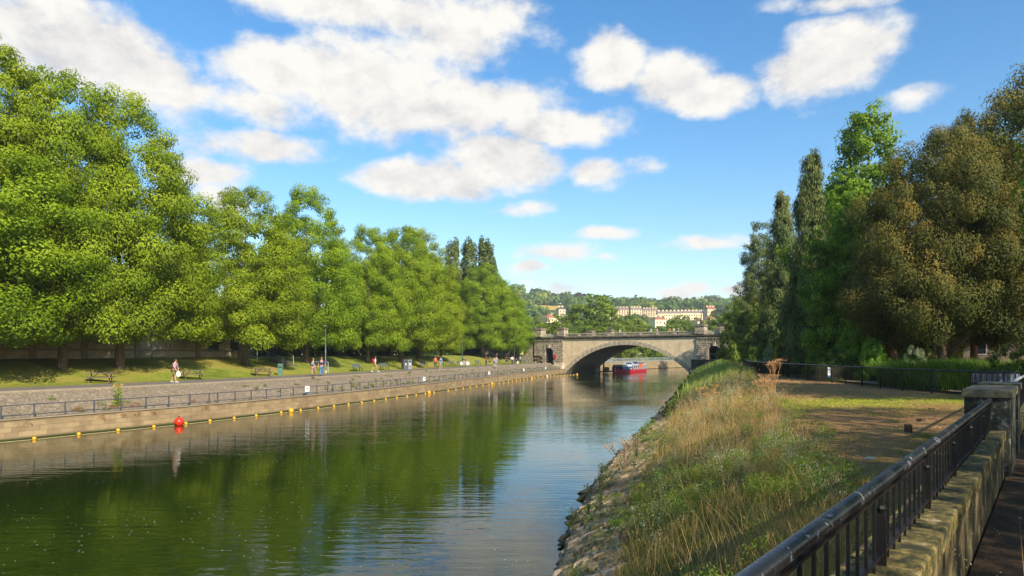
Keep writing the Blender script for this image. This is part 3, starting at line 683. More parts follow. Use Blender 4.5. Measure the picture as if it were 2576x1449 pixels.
X,Y=float_pos(452); o=empty('red_buoy',(X+.1,Y-.3,0),0,'big bright red ball buoy floating beside the river wall','buoy')
MB().sph((0,0,.22),.29,24,16,(1,1,1.02)).build('ball',M_RED,o,smooth='all'); MB().lathe([(.05,.50),(.05,.56),(.02,.58)],n=8).build('rope_eye',M_DARK,o)
pts=[(*float_pos(86+ (1451-86)*i/60),.0) for i in range(61)]
r_=MB().tube([(-30,30,.01)]+pts,.022,5).build('float_line',flat('rope',(.35,.28,.12),.9)); tag(r_,'thin rope joining the yellow floats along the river wall','rope')

# signs on the railings
M_SIGNW=flat('sign_white',(.80,.80,.78),.4); M_SIGNB=flat('sign_blue',(.02,.17,.42),.4); M_INK=flat('sign_ink',(.05,.06,.08),.6)
def sign(x,y,z,rz,w,h,lab,post=.25):
    o=empty('safety_sign',(x,y,z),rz,lab,'sign','white and blue safety signs'); MB().box((0,0,0),(w,.02,h)).build('panel',M_SIGNW,o)
    MB().box((0,-.014,-h*.42),(w,.012,h*.16)).build('blue_band',M_SIGNB,o)
    m=MB()
    for k,(ww,hh) in enumerate(((.62,.05),(.74,.05),(.5,.018),(.6,.018),(.55,.018),(.62,.018),(.4,.018))):
        zz=h*(.28-.11*k if k<2 else .10-.055*(k-2)); m.box((0,-.014,zz),(w*ww,.008,h*hh))
    m.build('lettering',M_INK,o)
    if post: MB().box((0,.03,-h/2-post/2+.05),(.05,.05,post+.1)).build('bracket',M_RAIL,o)
    return o
for x,lab in ((773,'white and blue sign on the low railing below the strolling couple'),(1067,'white and blue sign on the low railing beside the second set of slope steps'),(1230.5,'small white and blue sign on the railing below the people in red and black'),(1317.7,'small white sign on the railing below the man in the teal shirt'),(1372.6,'small white sign on the railing nearest the bridge')):
    X,Y,s=ray_off(x,.46); sign(X,Y,1.60,math.atan2(Y,X)-math.pi/2 if False else heading(LB,LS,s)-.35,.42,.56,lab,.25)

# slope steps
for j,(x,lab) in enumerate(((1005,'narrow stone steps up the embankment left of the grey litter bin'),(1047,'narrow stone steps up the embankment just right of the grey litter bin'),(1215,'narrow stone steps up the embankment below the person in the red shirt'),(1300,'narrow stone steps up the embankment nearest the bridge'))):
    s=ray_off(x,3.6)[2]; x0,y0=Lpt(s,3.45); x1,y1=Lpt(s+.1,1.15); a=heading(LB,LS,s); t=Vector((math.cos(a),math.sin(a),0))
    o=empty('slope_steps',(x1,y1,1.1),0,lab,'steps','stone steps up the embankment'); A=Vector((0,0,.03)); B=Vector((x0-x1,y0-y1,1.31))
    for sg in (-.45,.45): MB().bar(A+t*sg,B+t*sg,.12,.14).build('kerb',M_LEDGE,o)
    m=MB()
    for k in range(9):
        p=A+(B-A)*((k+.5)/9); m.box((p.x,p.y,p.z-.02),(.3,.78,.12),a-math.pi/2)
    m.build('treads',M_EMB if False else M_LEDGE,o)

# ------------------------------------------------------------------ picnic tables, benches, bins
M_WOOD=M('weathered_wood',(.20,.145,.115),(.11,.08,.065),8,.85,.5,.01,stretch=(.3,2,2)); M_BENCH=M('bench_slats',(.12,.14,.14),(.07,.085,.085),9,.8,.3,.01,stretch=(.3,2,2))
def picnic():
    o=empty('picnic_table'); m=MB()
    for k in range(5): m.box((0,-.30+k*.15,.735),(1.85,.135,.045))
    m.build('table_top',M_WOOD,o,bevel=.006)
    for sg in (-1,1):
        m=MB()
        for k in (0,1): m.box((0,sg*(.68+k*.15),.44),(1.85,.13,.045))
        m.build('bench_seat',M_WOOD,o,bevel=.006)
    for sx in (-.62,.62):
        for sg in (-1,1): MB().bar((sx,sg*.24,.72),(sx,sg*.62,0),.10,.055,(1,0,0)).build('leg',M_WOOD,o)
        MB().box((sx+.05,0,.40),(.045,1.62,.09)).box((sx+.05,0,.69),(.045,.7,.07)).build('cross_beam',M_WOOD,o)
    m=MB(); 
    for sx in (-1,1): m.bar((sx*.6,0,.42),(sx*.12,0,.70),.06,.045)
    m.build('brace',M_WOOD,o); return o
pt=picnic()
for i,(x,lab) in enumerate(((253,'wooden picnic table on the grass below the two thick dark trunks'),(484,'wooden picnic table just right of the man in the plaid shirt'),(660.6,'wooden picnic table beside the green bin'))):
    X,Y,s=ray_off(x,8.7); r=pt if i==0 else copy_tree(pt)
    r.location=(X,Y,hl(8.7)-.03); r.rotation_euler=(0,0,heading(LB,LS,s)-[.75,.62,.8][i]); tag(r,lab,'picnic table','picnic tables on the far lawn')
def bench():
    o=empty('park_bench'); m=MB()
    for k in range(4): m.box((0,-.18+k*.12,.44),(1.6,.10,.035))
    m.build('seat',M_BENCH,o); m=MB()
    for k in range(3): m.box((0,.26+k*.03,.58+k*.13),(1.6,.03,.115))
    m.build('backrest',M_BENCH,o)
    for sx in (-.6,.6): MB().bar((sx,-.16,.42),(sx,-.2,0),.05,.05,(1,0,0)).bar((sx,.2,0),(sx,.34,.9),.05,.05,(1,0,0)).bar((sx,-.2,.40),(sx,.24,.40),.05,.04,(1,0,0)).build('leg',M_IRON,o)
    return o
be=bench()
for i,(x,lab) in enumerate(((900.7,'grey slatted bench left of the walker with the red backpack'),(968,'grey slatted bench between the red backpack walker and the grey bin'),(1067,'grey slatted bench just right of the grey double bin'),(1114,'grey bench partly behind the walker in the blue top'),(1139,'grey bench right of the walker in the blue top'),(1158,'grey bench partly behind the woman with the white bags'),(1203,'grey bench left of the man in the red shirt'),(1256,'grey bench right of the pair in pale blue and grey'),(1278,'grey bench behind the black dressed figure with outstretched arm'),(1299,'grey bench on which the dark dressed person sits'),(1318,'grey bench right of the man in the teal shirt'))):
    X,Y,s=ray_off(x,8.7); r=be if i==0 else copy_tree(be)
    r.location=(X,Y,hl(8.7)-.02); r.rotation_euler=(0,0,heading(LB,LS,s)-.15); tag(r,lab,'bench','slatted benches beside the far path')
    if x==1299: SEATP=(X,Y,r.rotation_euler[2])
X,Y,s=ray_off(705,8.6); o=empty('green_bin',(X,Y,hl(8.6)-.03),.3,'slim pale green litter bin beside the third picnic table','bin')
M_GBIN=flat('pale_green_paint',(.07,.17,.12),.6); MB().box((0,0,.5),(.46,.42,1.0)).build('body',M_GBIN,o,bevel=.03); MB().prism([(-.25,1.0),(.25,1.0),(.25,1.1),(-.25,1.16)],-.24,.24,'x').build('lid',M_GBIN,o,bevel=.01); MB().box((0,-.215,.82),(.3,.02,.12)).build('slot',M_DARK,o)
X,Y,s=ray_off(1022.8,8.1); o=empty('double_litter_bin',(X,Y,2.44),heading(LB,LS,s)-.6,'tall dark grey double litter bin with pale stickers at the path edge','bin')
M_GB=flat('bin_grey',(.10,.11,.13),.45); M_GB2=flat('bin_grey_pale',(.22,.24,.27),.45)
for k,mt in ((-1,M_GB),(1,M_GB2)):
    b=MB().box((k*.34,0,.66),(.62,.7,1.32)).build('compartment',mt,o,bevel=.04); MB().box((k*.34,-.36,1.12),(.4,.03,.16)).build('slot',M_DARK,b); MB().box((k*.34,-.36,.72),(.16,.02,.2)).build('sticker',M_SIGNW,b)
    MB().box((k*.34,0,1.35),(.64,.72,.07)).build('lid',M_GB,b,bevel=.02)
# lamp posts along path, hand rails
def lamp(x,off,h,lab,mat=M_IRON,band=False):
    X,Y,s=ray_off(x,off); o=empty('lamp_post',(X,Y,hl(off)-.05),0,lab,'lamp post','lamp posts by the far path')
    MB().lathe([(.11,0),(.11,.9),(.07,.95),(.05,h)],n=10).build('post',mat,o,smooth=True); MB().tube([(0,0,h),(.1,-.3,h+.25),(.2,-.7,h+.3)],.035,6).build('arm',mat,o); MB().box((.22,-.85,h+.28),(.22,.5,.1)).build('lamp_head',M_GB2,o)
    if band: MB().lathe([(.118,.0),(.118,.35)],n=10).build('pale_base',M_BAL,o); MB().lathe([(.062,2.0),(.064,2.6)],n=10).build('worn_sticker',M_GB2,o)
lamp(819,8.6,4.9,'grey lamp post beside the man in the navy shirt',M_GB,True); lamp(1163,12,5.6,'dark green lamp post behind the woman with the white bags',flat('green_lamp',(.02,.07,.045),.5)); lamp(1294,9,6,'thin dark lamp post by the man in the white shirt')
M_GALV=flat('galvanised',(.42,.47,.47),.45,.2)
X,Y,s=ray_off(809,9.3); a=heading(LB,LS,s)-.45; o=empty('hoop_barrier',(X,Y,hl(9.3)-.05),a,'pale metal hoop barrier behind the strolling couple','barrier')
MB().tube([(-.82,0,0),(-.82,0,1.12),(-.74,0,1.24),(.74,0,1.24),(.82,0,1.12),(.82,0,0)],.045,7).build('hoop',M_GALV,o,smooth=True)
for x,off,lab in ((712,11.5,'pale stair handrail rising behind the green bin'),(738,12.5,'pale stair handrail further right of the green bin')):
    X,Y,s=ray_off(x,off); a=heading(LB,LS,s)+1.57; o=empty('stair_handrail',(X,Y,hl(off)-.1),a,lab,'handrail','pale handrails of the lawn stairs')
    MB().tube([(0,0,0),(0,0,1.05),(.1,0,1.15),(3.2,0,2.2),(3.2,0,1.0)],.03,6).build('rail',M_GALV,o,smooth=True)
X,Y,s=ray_off(700,14); o=empty('lawn_stairs',(X,Y,hl(10)),heading(LB,LS,s)+1.57,'dark stone stairs cut into the slope behind the green bin','stairs')
m=MB()
for k in range(7): m.box((-3.2+k*.55,0,-.05+.22*k),(.56,2.2,.24))
m.build('steps',M('stair_stone',(.14,.12,.09),(.09,.08,.06),2,.9),o)
X,Y,s=ray_off(683,20); o=empty('blue_door',(X,Y,4.1),heading(LB,LS,s)-.2,'dark blue door in the shade above the lawn stairs','door'); MB().box((0,0,1.5),(1.5,.15,3.0)).build('leaf',flat('navy_door',(.01,.045,.13),.5),o); MB().box((0,-.1,1.9),(1.5,.05,.08)).build('bar',M_GALV,o)
# white van on the upper lawn road
X,Y,s=ray_off(1243,25); a=heading(LB,LS,s)-.5; o=empty('white_van',(X,Y,4.28),a,'white van parked among trunks above the far lawn','van')
M_VAN=flat('van_white',(.72,.76,.80),.3,spec=.6)
MB().prism([(-2.6,.35),(2.6,.35),(2.65,1.0),(1.9,1.25),(1.1,1.95),(-2.55,2.0),(-2.65,1.0)],-.95,.95,'y').build('body',M_VAN,o,bevel=.06)
MB().prism([(1.25,1.80),(1.85,1.28),(.6,1.28),(.6,1.80)],-.97,.97,'y').build('window',M_GLASS,o)
for sx in (-1.7,1.7):
    for sy in (-.85,.85): MB().tube([(sx,sy-.1,.35),(sx,sy+.1,.35)],.35,14).build('wheel',M_DARK,o)
# yellow notice
X,Y,s=ray_off(1339,10.5); o=empty('notice',(X,Y,hl(10.5)-.1),-.3,'pale yellow green notice on posts beside the bridge foot','sign')
MB().box((0,0,2.2),(.85,.03,1.05)).build('panel',flat('notice_yellow',(.55,.62,.22),.5),o)
for sx in (-.35,.35): MB().box((sx,.03,1.1),(.06,.04,2.3)).build('post',M_GALV,o)
X,Y,s=ray_off(1310,14); o=empty('hand_railing',(X,Y,hl(13)),heading(LB,LS,s)-.9,'dark blue arched hand rail behind the man in the teal shirt','railing')
MB().tube([(-3,0,0),(-3,0,1),(-1.5,0,1.35),(1,0,1.3),(3,0,.7),(3,0,-.2)],.04,6).tube([(0,0,1.3),(0,0,0)],.03,5).build('rail',flat('blue_rail',(.03,.05,.09),.5),o)
# gull
X,Y=at(1370,139),139.; o=empty('gull',(X+.5,Y,0),.5,'small white gull floating below the railing near the bridge','bird')
MB().sph((0,0,.08),.16,12,8,(1.4,.75,.7)).sph((.2,0,.22),.07,8,6).bar((.1,0,.1),(.2,0,.22),.07,.07).build('body',M_WHITE,o,smooth='all'); MB().lathe([(.02,0),(.004,.08)],(.26,0,.2),6).build('beak',M_YEL,o)

# ------------------------------------------------------------------ people
SKIN=flat('skin',(.55,.29,.20),.6)
_mc={}
def cm(c,rough=.8):
    if c not in _mc: _mc[c]=flat('fabric_%d'%len(_mc),c,rough)
    return _mc[c]
def skin_obj(name,verts,edges,radii,mat,parent,sub=1):
    me=bpy.data.meshes.new(name); me.from_pydata(verts,edges,[]); me.materials.append(mat); o=link(name,me,parent)
    md=o.modifiers.new('Skin','SKIN'); md.use_smooth_shade=True
    sv=me.skin_vertices[0].data
    for i,r in enumerate(radii): sv[i].radius=(r,r) if not isinstance(r,tuple) else r
    sv[0].use_root=True
    s=o.modifiers.new('Sub','SUBSURF'); s.levels=s.render_levels=sub; return o
def person(x,y,z,rz,h,lab,top,bottom,hair,long_sleeve=False,shorts=False,dress=False,stride=.22,arms=(0,0),lean=0,sit=False,shoe=(.05,.05,.05),hairlong=False,back=None,plaid=None,group='people on the far path',shoulder=.19,arm_out=None):
    o=empty('person',(x,y,z),rz,lab,'person',group); k=h/1.75; o.scale=(k,k,k)
    V=[];E=[];R=[]
    def a(p,r,par=None):
        V.append(p);R.append(r)
        if par is not None: E.append((par,len(V)-1))
        return len(V)-1
    ln=lean
    hipz=.93 if not sit else .52
    pel=a((0,0,hipz),(.15,.11)); spn=a((0,ln*.4,hipz+.22),(.135,.10),pel); ch=a((0,ln*.8,hipz+.42),(.16,.11),spn); nk=a((0,ln,hipz+.57),.055,ch); hb=a((0,ln*1.1+.01,hipz+.64),.07,nk); hd=a((0,ln*1.2+.02,hipz+.72),(.078,.095),hb); ct=a((0,ln*1.2,hipz+.80),.05,hd)
    ns=a((0,ln*1.2+.115,hipz+.70),.014,hd)
    J={}
    for sd,sg in (('l',-1),('r',1)):
        ax=arms[0] if sg<0 else arms[1]
        sh=a((sg*shoulder,ln*.85,hipz+.48),.058,ch)
        if arm_out==sd: el=a((sg*.42,ln+.08,hipz+.42),.042,sh); wr=a((sg*.66,ln+.12,hipz+.44),.028,el); dirv=Vector((sg,0,0))
        else:
            el=a((sg*(shoulder+.06),ln*.7+ax*.45-.02,hipz+.22),.042,sh); wr=a((sg*(shoulder+.07),ln*.5+ax,hipz-.01+abs(ax)*.25),.028,el); dirv=Vector((0,ax*.6,-1)).normalized()
        w=Vector(V[wr]); pm_=a(tuple(w+dirv*.05),(.022,.034),wr); p=Vector(V[pm_])
        side=dirv.cross(Vector((1 if abs(dirv.x)<.5 else 0,1 if abs(dirv.x)>=.5 else 0,0))).normalized()
        for q in range(4):
            b0=a(tuple(p+dirv*.035+side*(q-1.5)*.019),.009,pm_); a(tuple(Vector(V[b0])+dirv*(.05 if q in(1,2) else .04)+Vector((-sg*.008,0,0))),.007,b0)
        t0=a(tuple(w+dirv*.03+side*-.04),.010,wr); a(tuple(Vector(V[t0])+dirv*.03+side*-.008),.008,t0)
        J[sd]=(sh,el,wr)
        if sit: hp=a((sg*.1,.02,hipz-.02),.09,pel); kn=a((sg*.13,.42,hipz-.0),.06,hp); an=a((sg*.13,.46,.09),.038,kn)
        else:
            st=stride*sg; hp=a((sg*.09,0,hipz-.08),.092,pel); kn=a((sg*.10,st*.55+.03,.50),.06,hp); an=a((sg*.09,st-.02,.10 if st>=0 else .13),.038,kn)
        toe=a((V[an][0],V[an][1]+.15,.04),.032,an); J[sd]+=(hp,kn,an,toe)
    skin_obj('body',V,E,R,SKIN,o)
    def garment(name,ids,edges,add,mat):
        mp={i:j for j,i in enumerate(ids)}; rs=[]
        for i in ids:
            r=R[i]; rs.append(tuple(q+add for q in r) if isinstance(r,tuple) else r+add)
        return skin_obj(name,[V[i] for i in ids],[(mp[a_],mp[b_]) for a_,b_ in edges],rs,mat,o)
    ids=[ch,spn,pel]; ed=[(ch,spn),(spn,pel)]
    for sd in 'lr':
        sh,el,wr=J[sd][:3]; ids+=[sh,el]; ed+=[(ch,sh),(sh,el)]
        if long_sleeve: ids.append(wr); ed.append((el,wr))
    mt=cm(top) if plaid is None else plaid
    garment('shirt' if not dress else 'dress',ids,ed,.022,mt)
    if dress: MB().lathe([(.15,0),(.21,-.42),(.20,-.42)],(0,0,hipz+.05),12).build('skirt',cm(bottom),o,smooth=True)
    else:
        ids=[pel];ed=[]
        for sd in 'lr':
            hp,kn,an=J[sd][3:6]; ids+=[hp,kn]; ed+=[(pel,hp),(hp,kn)]
            if not shorts: ids.append(an); ed.append((kn,an))
        garment('shorts' if shorts else 'trousers',ids,ed,.02,cm(bottom))
    for sd in 'lr':
        an,toe=J[sd][5:7]; MB().bar(Vector(V[an])+Vector((0,-.07,-.045)),Vector(V[toe])+Vector((0,.06,.0)),.09,.085).build('shoe',cm(shoe),o,bevel=.02)
    hz=V[hd]; m=MB(); m.sph((hz[0],hz[1]-.02,hz[2]+.035),.108,12,8,(.92,1.02,.92)); 
    if hairlong: m.sph((hz[0],hz[1]-.07,hz[2]-.09),.09,10,8,(.95,.6,1.5))
    m.build('hair',cm(hair),o,smooth='all')
    if back: MB().sph((0,ln*.8-.23,hipz+.36),.2,14,10,(.85,.62,1.3)).build('backpack',cm(back),o,smooth='all'); 
    return o
def bag(x,y,z,rz,w,h,c,name,lab,cat='bag'):
    o=empty(name,(x,y,z),rz,lab,cat); MB().lathe([(w*.38,0),(w*.5,h*.25),(w*.46,h*.65),(w*.15,h*.95)],n=10).build('sack',cm(c),o,smooth=True); MB().tube([(0,0,h*.9),(0,0,h*1.2)],.012,5).build('handle',cm(c),o); o.scale=(1,.5,1); return o
# plaid shirt
mp_,nt,b=newmat('plaid_shirt'); b.inputs['Roughness'].default_value=.85; v=coords(nt,'Object')
s_=nt.nodes.new('ShaderNodeSeparateXYZ'); L(nt,v,s_.inputs[0])
def stripe(out,f,w):
    a=nt.nodes.new('ShaderNodeMath'); a.operation='MULTIPLY'; a.inputs[1].default_value=f; L(nt,out,a.inputs[0]); c=nt.nodes.new('ShaderNodeMath'); c.operation='FRACT'; L(nt,a.outputs[0],c.inputs[0]); d=nt.nodes.new('ShaderNodeMath'); d.operation='LESS_THAN'; L(nt,c.outputs[0],d.inputs[0]); d.inputs[1].default_value=w; return d.outputs[0]
c=mixc(nt,stripe(s_.outputs[2],9,.35),(.70,.62,.62),(.45,.12,.14)); c=mixc(nt,stripe(s_.outputs[0],9,.38),c,(.16,.09,.22)); c=mixc(nt,stripe(s_.outputs[1],9,.3),c,(.35,.12,.2)); L(nt,c,b.inputs['Base Color'])
def P2(x,z): return at(x,z),z
R0=-.32  # heading of the path (bank direction from +Y)
def pp(xpx,z): return (xpx-CX)/F*z, z, 2.46
x,y,z=pp(437.5,50.7); person(x,y,z,-1.75,1.76,'person in a plaid shirt and khaki shorts walking with head bowed',(.5,.3,.3),(.16,.14,.06),(.04,.03,.02),shorts=True,stride=.26,arms=(.12,.3),lean=.12,shoe=(.5,.5,.5),plaid=mp_)
bag(x+.40,y-.15,z+.45,0,.36,.42,(.75,.78,.70),'shopping_bag','white carrier bag with a faint print held by the plaid shirted person')
x,y,z=pp(788,66.8); person(x,y,z,.12,1.68,'person with ginger hair in black top and pink shorts, seen from behind',(.02,.02,.022),(.45,.25,.27),(.42,.17,.05),long_sleeve=True,shorts=True,stride=.16,arms=(-.05,.05),shoe=(.06,.05,.09))
b_=bag(x,y-.25,z+1.05,0,.34,.3,(.25,.25,.28),'satchel','grey bag on the back of the ginger haired walker')
x,y,z=pp(809,65.8); person(x,y,z,.1,1.78,'person in navy t-shirt and blue jeans walking away beside the lamp post',(.03,.035,.12),(.10,.20,.36),(.30,.17,.08),stride=.12,arms=(-.1,.15),shoe=(.04,.04,.04),shoulder=.22)
x,y,z=pp(943,80.2); person(x,y,z,-1.2,1.8,'person in white shirt and tan trousers with a large red backpack',(.70,.66,.60),(.42,.27,.14),(.10,.06,.03),stride=.34,arms=(.1,-.1),back=(.60,.02,.04),shoe=(.5,.5,.5),lean=.05)
def pl(x,z,*a,**k): X,Y,Z=pp(x,z); return person(X,Y,Z,*a,**k)
pl(1095,103.5,3.0,1.72,'person in bright orange red hoodie and dark trousers walking this way',(.75,.10,.02),(.03,.035,.06),(.30,.08,.03),long_sleeve=True,stride=.15)
pl(1109,99.6,3.0,1.70,'person in bright blue t-shirt and pale shorts walking this way',(.01,.20,.42),(.35,.37,.40),(.35,.2,.1),shorts=True,stride=.22,shoe=(.6,.6,.6))
pl(1167.5,115.5,-.2,1.70,'person in dark purple top and pale trousers carrying white bags',(.06,.04,.07),(.55,.47,.42),(.03,.02,.02),long_sleeve=True,stride=.1)
X,Y,Z=pp(1176,115.3); bag(X,Y,Z+.25,0,.7,.6,(.72,.76,.74),'white_bag','white shopping bag carried on the right of the purple topped person'); X,Y,Z=pp(1160,115.3); bag(X,Y,Z+.25,0,.55,.55,(.6,.6,.66),'white_bag','white shopping bag carried on the left of the purple topped person')
pl(1223,128,-1.2,1.70,'person in a red shirt and black trousers facing a figure in black',(.45,.02,.02),(.02,.02,.02),(.04,.03,.02),long_sleeve=True,stride=.05,arms=(.2,.3))
pl(1231.5,128,1.2,1.68,'person in a short black dress facing the person in red',(.02,.015,.02),(.02,.015,.02),(.05,.03,.03),dress=True,stride=.08,hairlong=True)
pl(1243,117,-.3,1.55,'smaller person in pale blue top and blue skirt beside the grey hoodie',(.35,.38,.50),(.04,.14,.38),(.25,.14,.08),shorts=True,stride=.1,shoe=(.6,.6,.6))
pl(1248.5,117,-.3,1.75,'person in grey hoodie and light shorts walking beside a smaller one',(.34,.36,.36),(.42,.48,.55),(.12,.08,.05),long_sleeve=True,shorts=True,stride=.12,shoe=(.6,.6,.6))
pl(1274.5,137.6,-.4,1.72,'person in black dress with one arm stretched out to the right',(.02,.015,.02),(.02,.015,.02),(.03,.02,.02),dress=True,stride=.08,arm_out='r',hairlong=True)
pl(1288.5,137,.2,1.76,'person in a white shirt and black trousers by the thin lamp post',(.78,.78,.80),(.015,.015,.02),(.03,.025,.02),long_sleeve=True,stride=.06,shoulder=.22)
sx,sy,sr=SEATP; person(sx,sy-.02,hl(8.7)-.02,sr+math.pi,1.65,'person in dark clothes seated on a bench near the bridge',(.03,.025,.03),(.03,.03,.035),(.04,.03,.02),long_sleeve=True,sit=True,arms=(.15,.15))
pl(1309,146,.1,1.76,'person in a teal shirt and black trousers standing by the bench',(.06,.28,.30),(.02,.02,.025),(.05,.04,.03),stride=.05)
X,Y,Z=pp(1302,145.5); bag(X,Y,Z,0,.5,.55,(.55,.62,.40),'tote_bag','pale yellow bag standing beside the person in teal')
# people on the bridge
for i,(u,c,t,lab) in enumerate(((13.4,(.5,.5,.55),(.1,.1,.15),'person in pale grey top crossing the bridge, leftmost over the parapet'),(21.0,(.35,.4,.5),(.1,.1,.1),'person in pale blue top crossing the bridge'),(22.4,(.45,.2,.15),(.05,.05,.1),'person in rust red top crossing the bridge'),(25.3,(.5,.05,.05),(.05,.05,.1),'person in bright red top near the garden end of the bridge'),(26.2,(.6,.55,.5),(.1,.1,.1),'person in cream top near the garden end of the bridge'),(27.2,(.05,.10,.4),(.05,.05,.1),'person in deep blue top near the garden end of the bridge'))):
    X,Y,Z=brw(u,1.6,8.43); person(X,Y,Z,-2.2 if i%2 else .9,1.72,lab,c,t,(.08,.05,.04),long_sleeve=bool(i%2),group='people crossing the bridge')

# ------------------------------------------------------------------ boat and pontoon
M_BRED=flat('hull_red',(.55,.02,.03),.4,spec=.5); M_BBLUE=flat('cabin_navy',(.015,.03,.12),.4); M_BROOF=flat('boat_grey',(.45,.47,.48),.5); M_BORG=flat('orange_panel',(.85,.11,.02),.5)
bow=Vector((24.7,163.5,0)); stern=Vector((34.8,181.5,0)); d=stern-bow; LEN=d.length; ba=math.atan2(d.y,d.x)
bt=empty('narrowboat',bow,ba,'red hulled blue and grey narrowboat moored beyond the bridge arch','boat')
st=[(0,.02,1.05),(.6,.75,.95),(1.6,1.35,.8),(3.2,1.75,.72),(8,1.85,.68),(LEN-2,1.8,.72),(LEN-.5,1.3,.78),(LEN,.5,.8)]
vs=[];fs=[]
for i,(x,w,h) in enumerate(st):
    for (yy,zz) in ((-w,h),(-w*.93,.12),(-w*.8,-.3),(w*.8,-.3),(w*.93,.12),(w,h)): vs.append((x,yy,zz))
for i in range(len(st)-1):
    for k in range(5): a=i*6+k; fs.append((a,a+1,a+7,a+6))
    fs.append((i*6,i*6+5,i*6+11,i*6+6))
fs.append(tuple(range(6))); fs.append(tuple(len(vs)-6+k for k in range(6)))
MB().add(vs,fs).build('hull',M_BRED,bt,smooth=True)
MB().box((0,0,.75),(.16,.14,1.0)).build('stem_post',M_WHITE,bt)
MB().prism([(-1.45,.7),(1.45,.7),(1.36,1.42),(-1.36,1.42)],1.6,8.5,'x').build('fore_cabin',M_BBLUE,bt,bevel=.03)
MB().prism([(-1.38,1.42),(1.38,1.42),(1.15,1.95),(-1.15,1.95)],1.7,8.4,'x').build('cratch_cover',M_BROOF,bt,bevel=.03)
MB().prism([(-1.5,.68),(1.5,.68),(1.35,1.85),(-1.35,1.85)],8.5,LEN-1.2,'x').build('cabin',flat('cabin_side',(.22,.21,.20),.5),bt,bevel=.03)
MB().prism([(-1.42,1.85),(1.42,1.85),(1.25,2.02),(-1.25,2.02)],8.3,LEN-1.1,'x').build('roof',M_BROOF,bt,bevel=.03)
MB().prism([(-1.1,2.02),(1.1,2.02),(1.0,2.55),(-1.0,2.55)],10.5,13.2,'x').build('wheelhouse',M_BBLUE,bt,bevel=.03); 
for k in range(3): MB().tube([(9.2+k*.7,-1.2,1.9),(9.2+k*.7,-.8,2.45),(9.2+k*.7,.8,2.45),(9.2+k*.7,1.2,1.9)],.06,6).build('hoop',M_WHITE,bt)
for sg in (-1,1):
    MB().box((14.6,sg*1.43,1.6),(2.4,.1,.9)).build('orange_panel',M_BORG,bt)
    for k in range(3): w=MB().box((9.6+k*1.4,sg*1.44,1.35),(.7,.08,.5)).build('window',M_GLASS,bt); MB().box((9.6+k*1.4,sg*1.42,1.35),(.8,.08,.6)).build('frame',M_WHITE,w)
    MB().box((7.3,sg*1.42,.93),(.6,.06,.28)).build('name_panel',M_WHITE,bt)
MB().box((LEN-1.6,0,2.1),(1.2,1.6,.3)).build('stern_locker',M_BBLUE,bt,bevel=.03)
# flower boxes and pontoon
pt_=empty('pontoon',(22.6,163.6,0),ba,'low timber landing stage beside the boat bow under the arch','landing stage')
MB().box((2,0,.35),(9,2.4,.22)).build('deck',M_WOOD,pt_)
for x,y in ((-2,-1),(-2,1),(2,-1.25),(6,-1),(2,1)): MB().tube([(x,y,-1.2),(x,y,1.9 if x==2 and y<0 else .9)],.12,8).build('pile',M_IRON,pt_)
pts=[(22.6+math.cos(ba)*q+.6*math.sin(ba),163.6+math.sin(ba)*q-.6*math.cos(ba),.9) for q in (-1.6,-.9,-.2,.5)]
pb=empty('plant_trough',(22.4,162.6,.46),ba,'trough of bright green plants on the landing stage','plants'); MB().box((0,0,.2),(3,.5,.4)).build('trough',M_WOOD,pb)
leaf_o=leaf_mass('foliage',[(q,0,.65) for q in (-1.2,-.6,0,.6,1.2)],.42,GREEN,MLEAF,.09,900,RNG,parent=pb)
o=empty('gangway_arch',(21.4,166.5,0),ba,'black gangway arch with a lamp standing by the boat bow','gangway')
MB().tube([(0,0,-.5),(0,0,2.6),(.5,0,3.1),(1.9,0,3.1),(2.4,0,2.6),(2.4,0,-.5)],.12,7).build('arch',M_IRON,o); MB().tube([(2.8,0,0),(2.8,0,4.4)],.14,8).build('post',M_IRON,o); MB().sph((2.8,0,4.5),.25,10,6,(1,1,.4)).build('lamp_cap',M_GALV,o)
# quay railing beyond
q=empty('quay_railing',(*interpP(L2,L2N,L2S,3,.8),2.2),0,'pale mesh railing along the sunlit quay beyond the arch','railing')
strip_tube('top_rail',L2,L2N,L2S,3,L2S[-1]-3,.8,3.35,.05,M_GALV,q,4); strip_tube('bottom_rail',L2,L2N,L2S,3,L2S[-1]-3,.8,2.35,.04,M_GALV,q,4)
m=None
for k in range(70):
    s=3+k*2.0
    if s>L2S[-1]-3: break
    x,y=interpP(L2,L2N,L2S,s,.8); 
    ob=MB().box((0,0,.58),(.07,.07,1.16)).build('post',M_GALV,q) if m is None else link('post',m,q)
    m=ob.data; ob.location=(x-q.location.x,y-q.location.y,0)
m=MB()
for k in range(int((L2S[-1]-6)/.25)):
    x,y=interpP(L2,L2N,L2S,3+k*.25,.8); m.box((x-q.location.x,y-q.location.y,.6),(.02,.02,1.0))
m.build('infill_bars',M_GALV,q)
x,y=interpP(L2,L2N,L2S,27,2.5); person(x,y,2.25,1.9,1.75,'person in pale blue walking on the quay behind the boat',(.35,.5,.6),(.5,.5,.5),(.1,.06,.04),group='people on the quay'); 
x,y=interpP(L2,L2N,L2S,28.5,2.2); person(x,y,2.25,1.9,1.7,'person in white walking on the quay behind the boat',(.75,.72,.65),(.6,.58,.5),(.3,.2,.1),group='people on the quay')
# trees on the quay beyond the arch
for i,(s,off,H,R) in enumerate(((12,12,13,6),(26,11,12,6),(38,12,13,6.5),(52,13,14,7),(66,13,14,7),(82,14,13,7),(100,14,14,8))):
    x,y=interpP(L2,L2N,L2S,s,off); plant(far_k[i%2],'quay_tree',x,y,1.6,H,R,i,'%s dark tree counting from the left along the quay behind the boat'%ordn(i+1),group='dark trees along the quay')
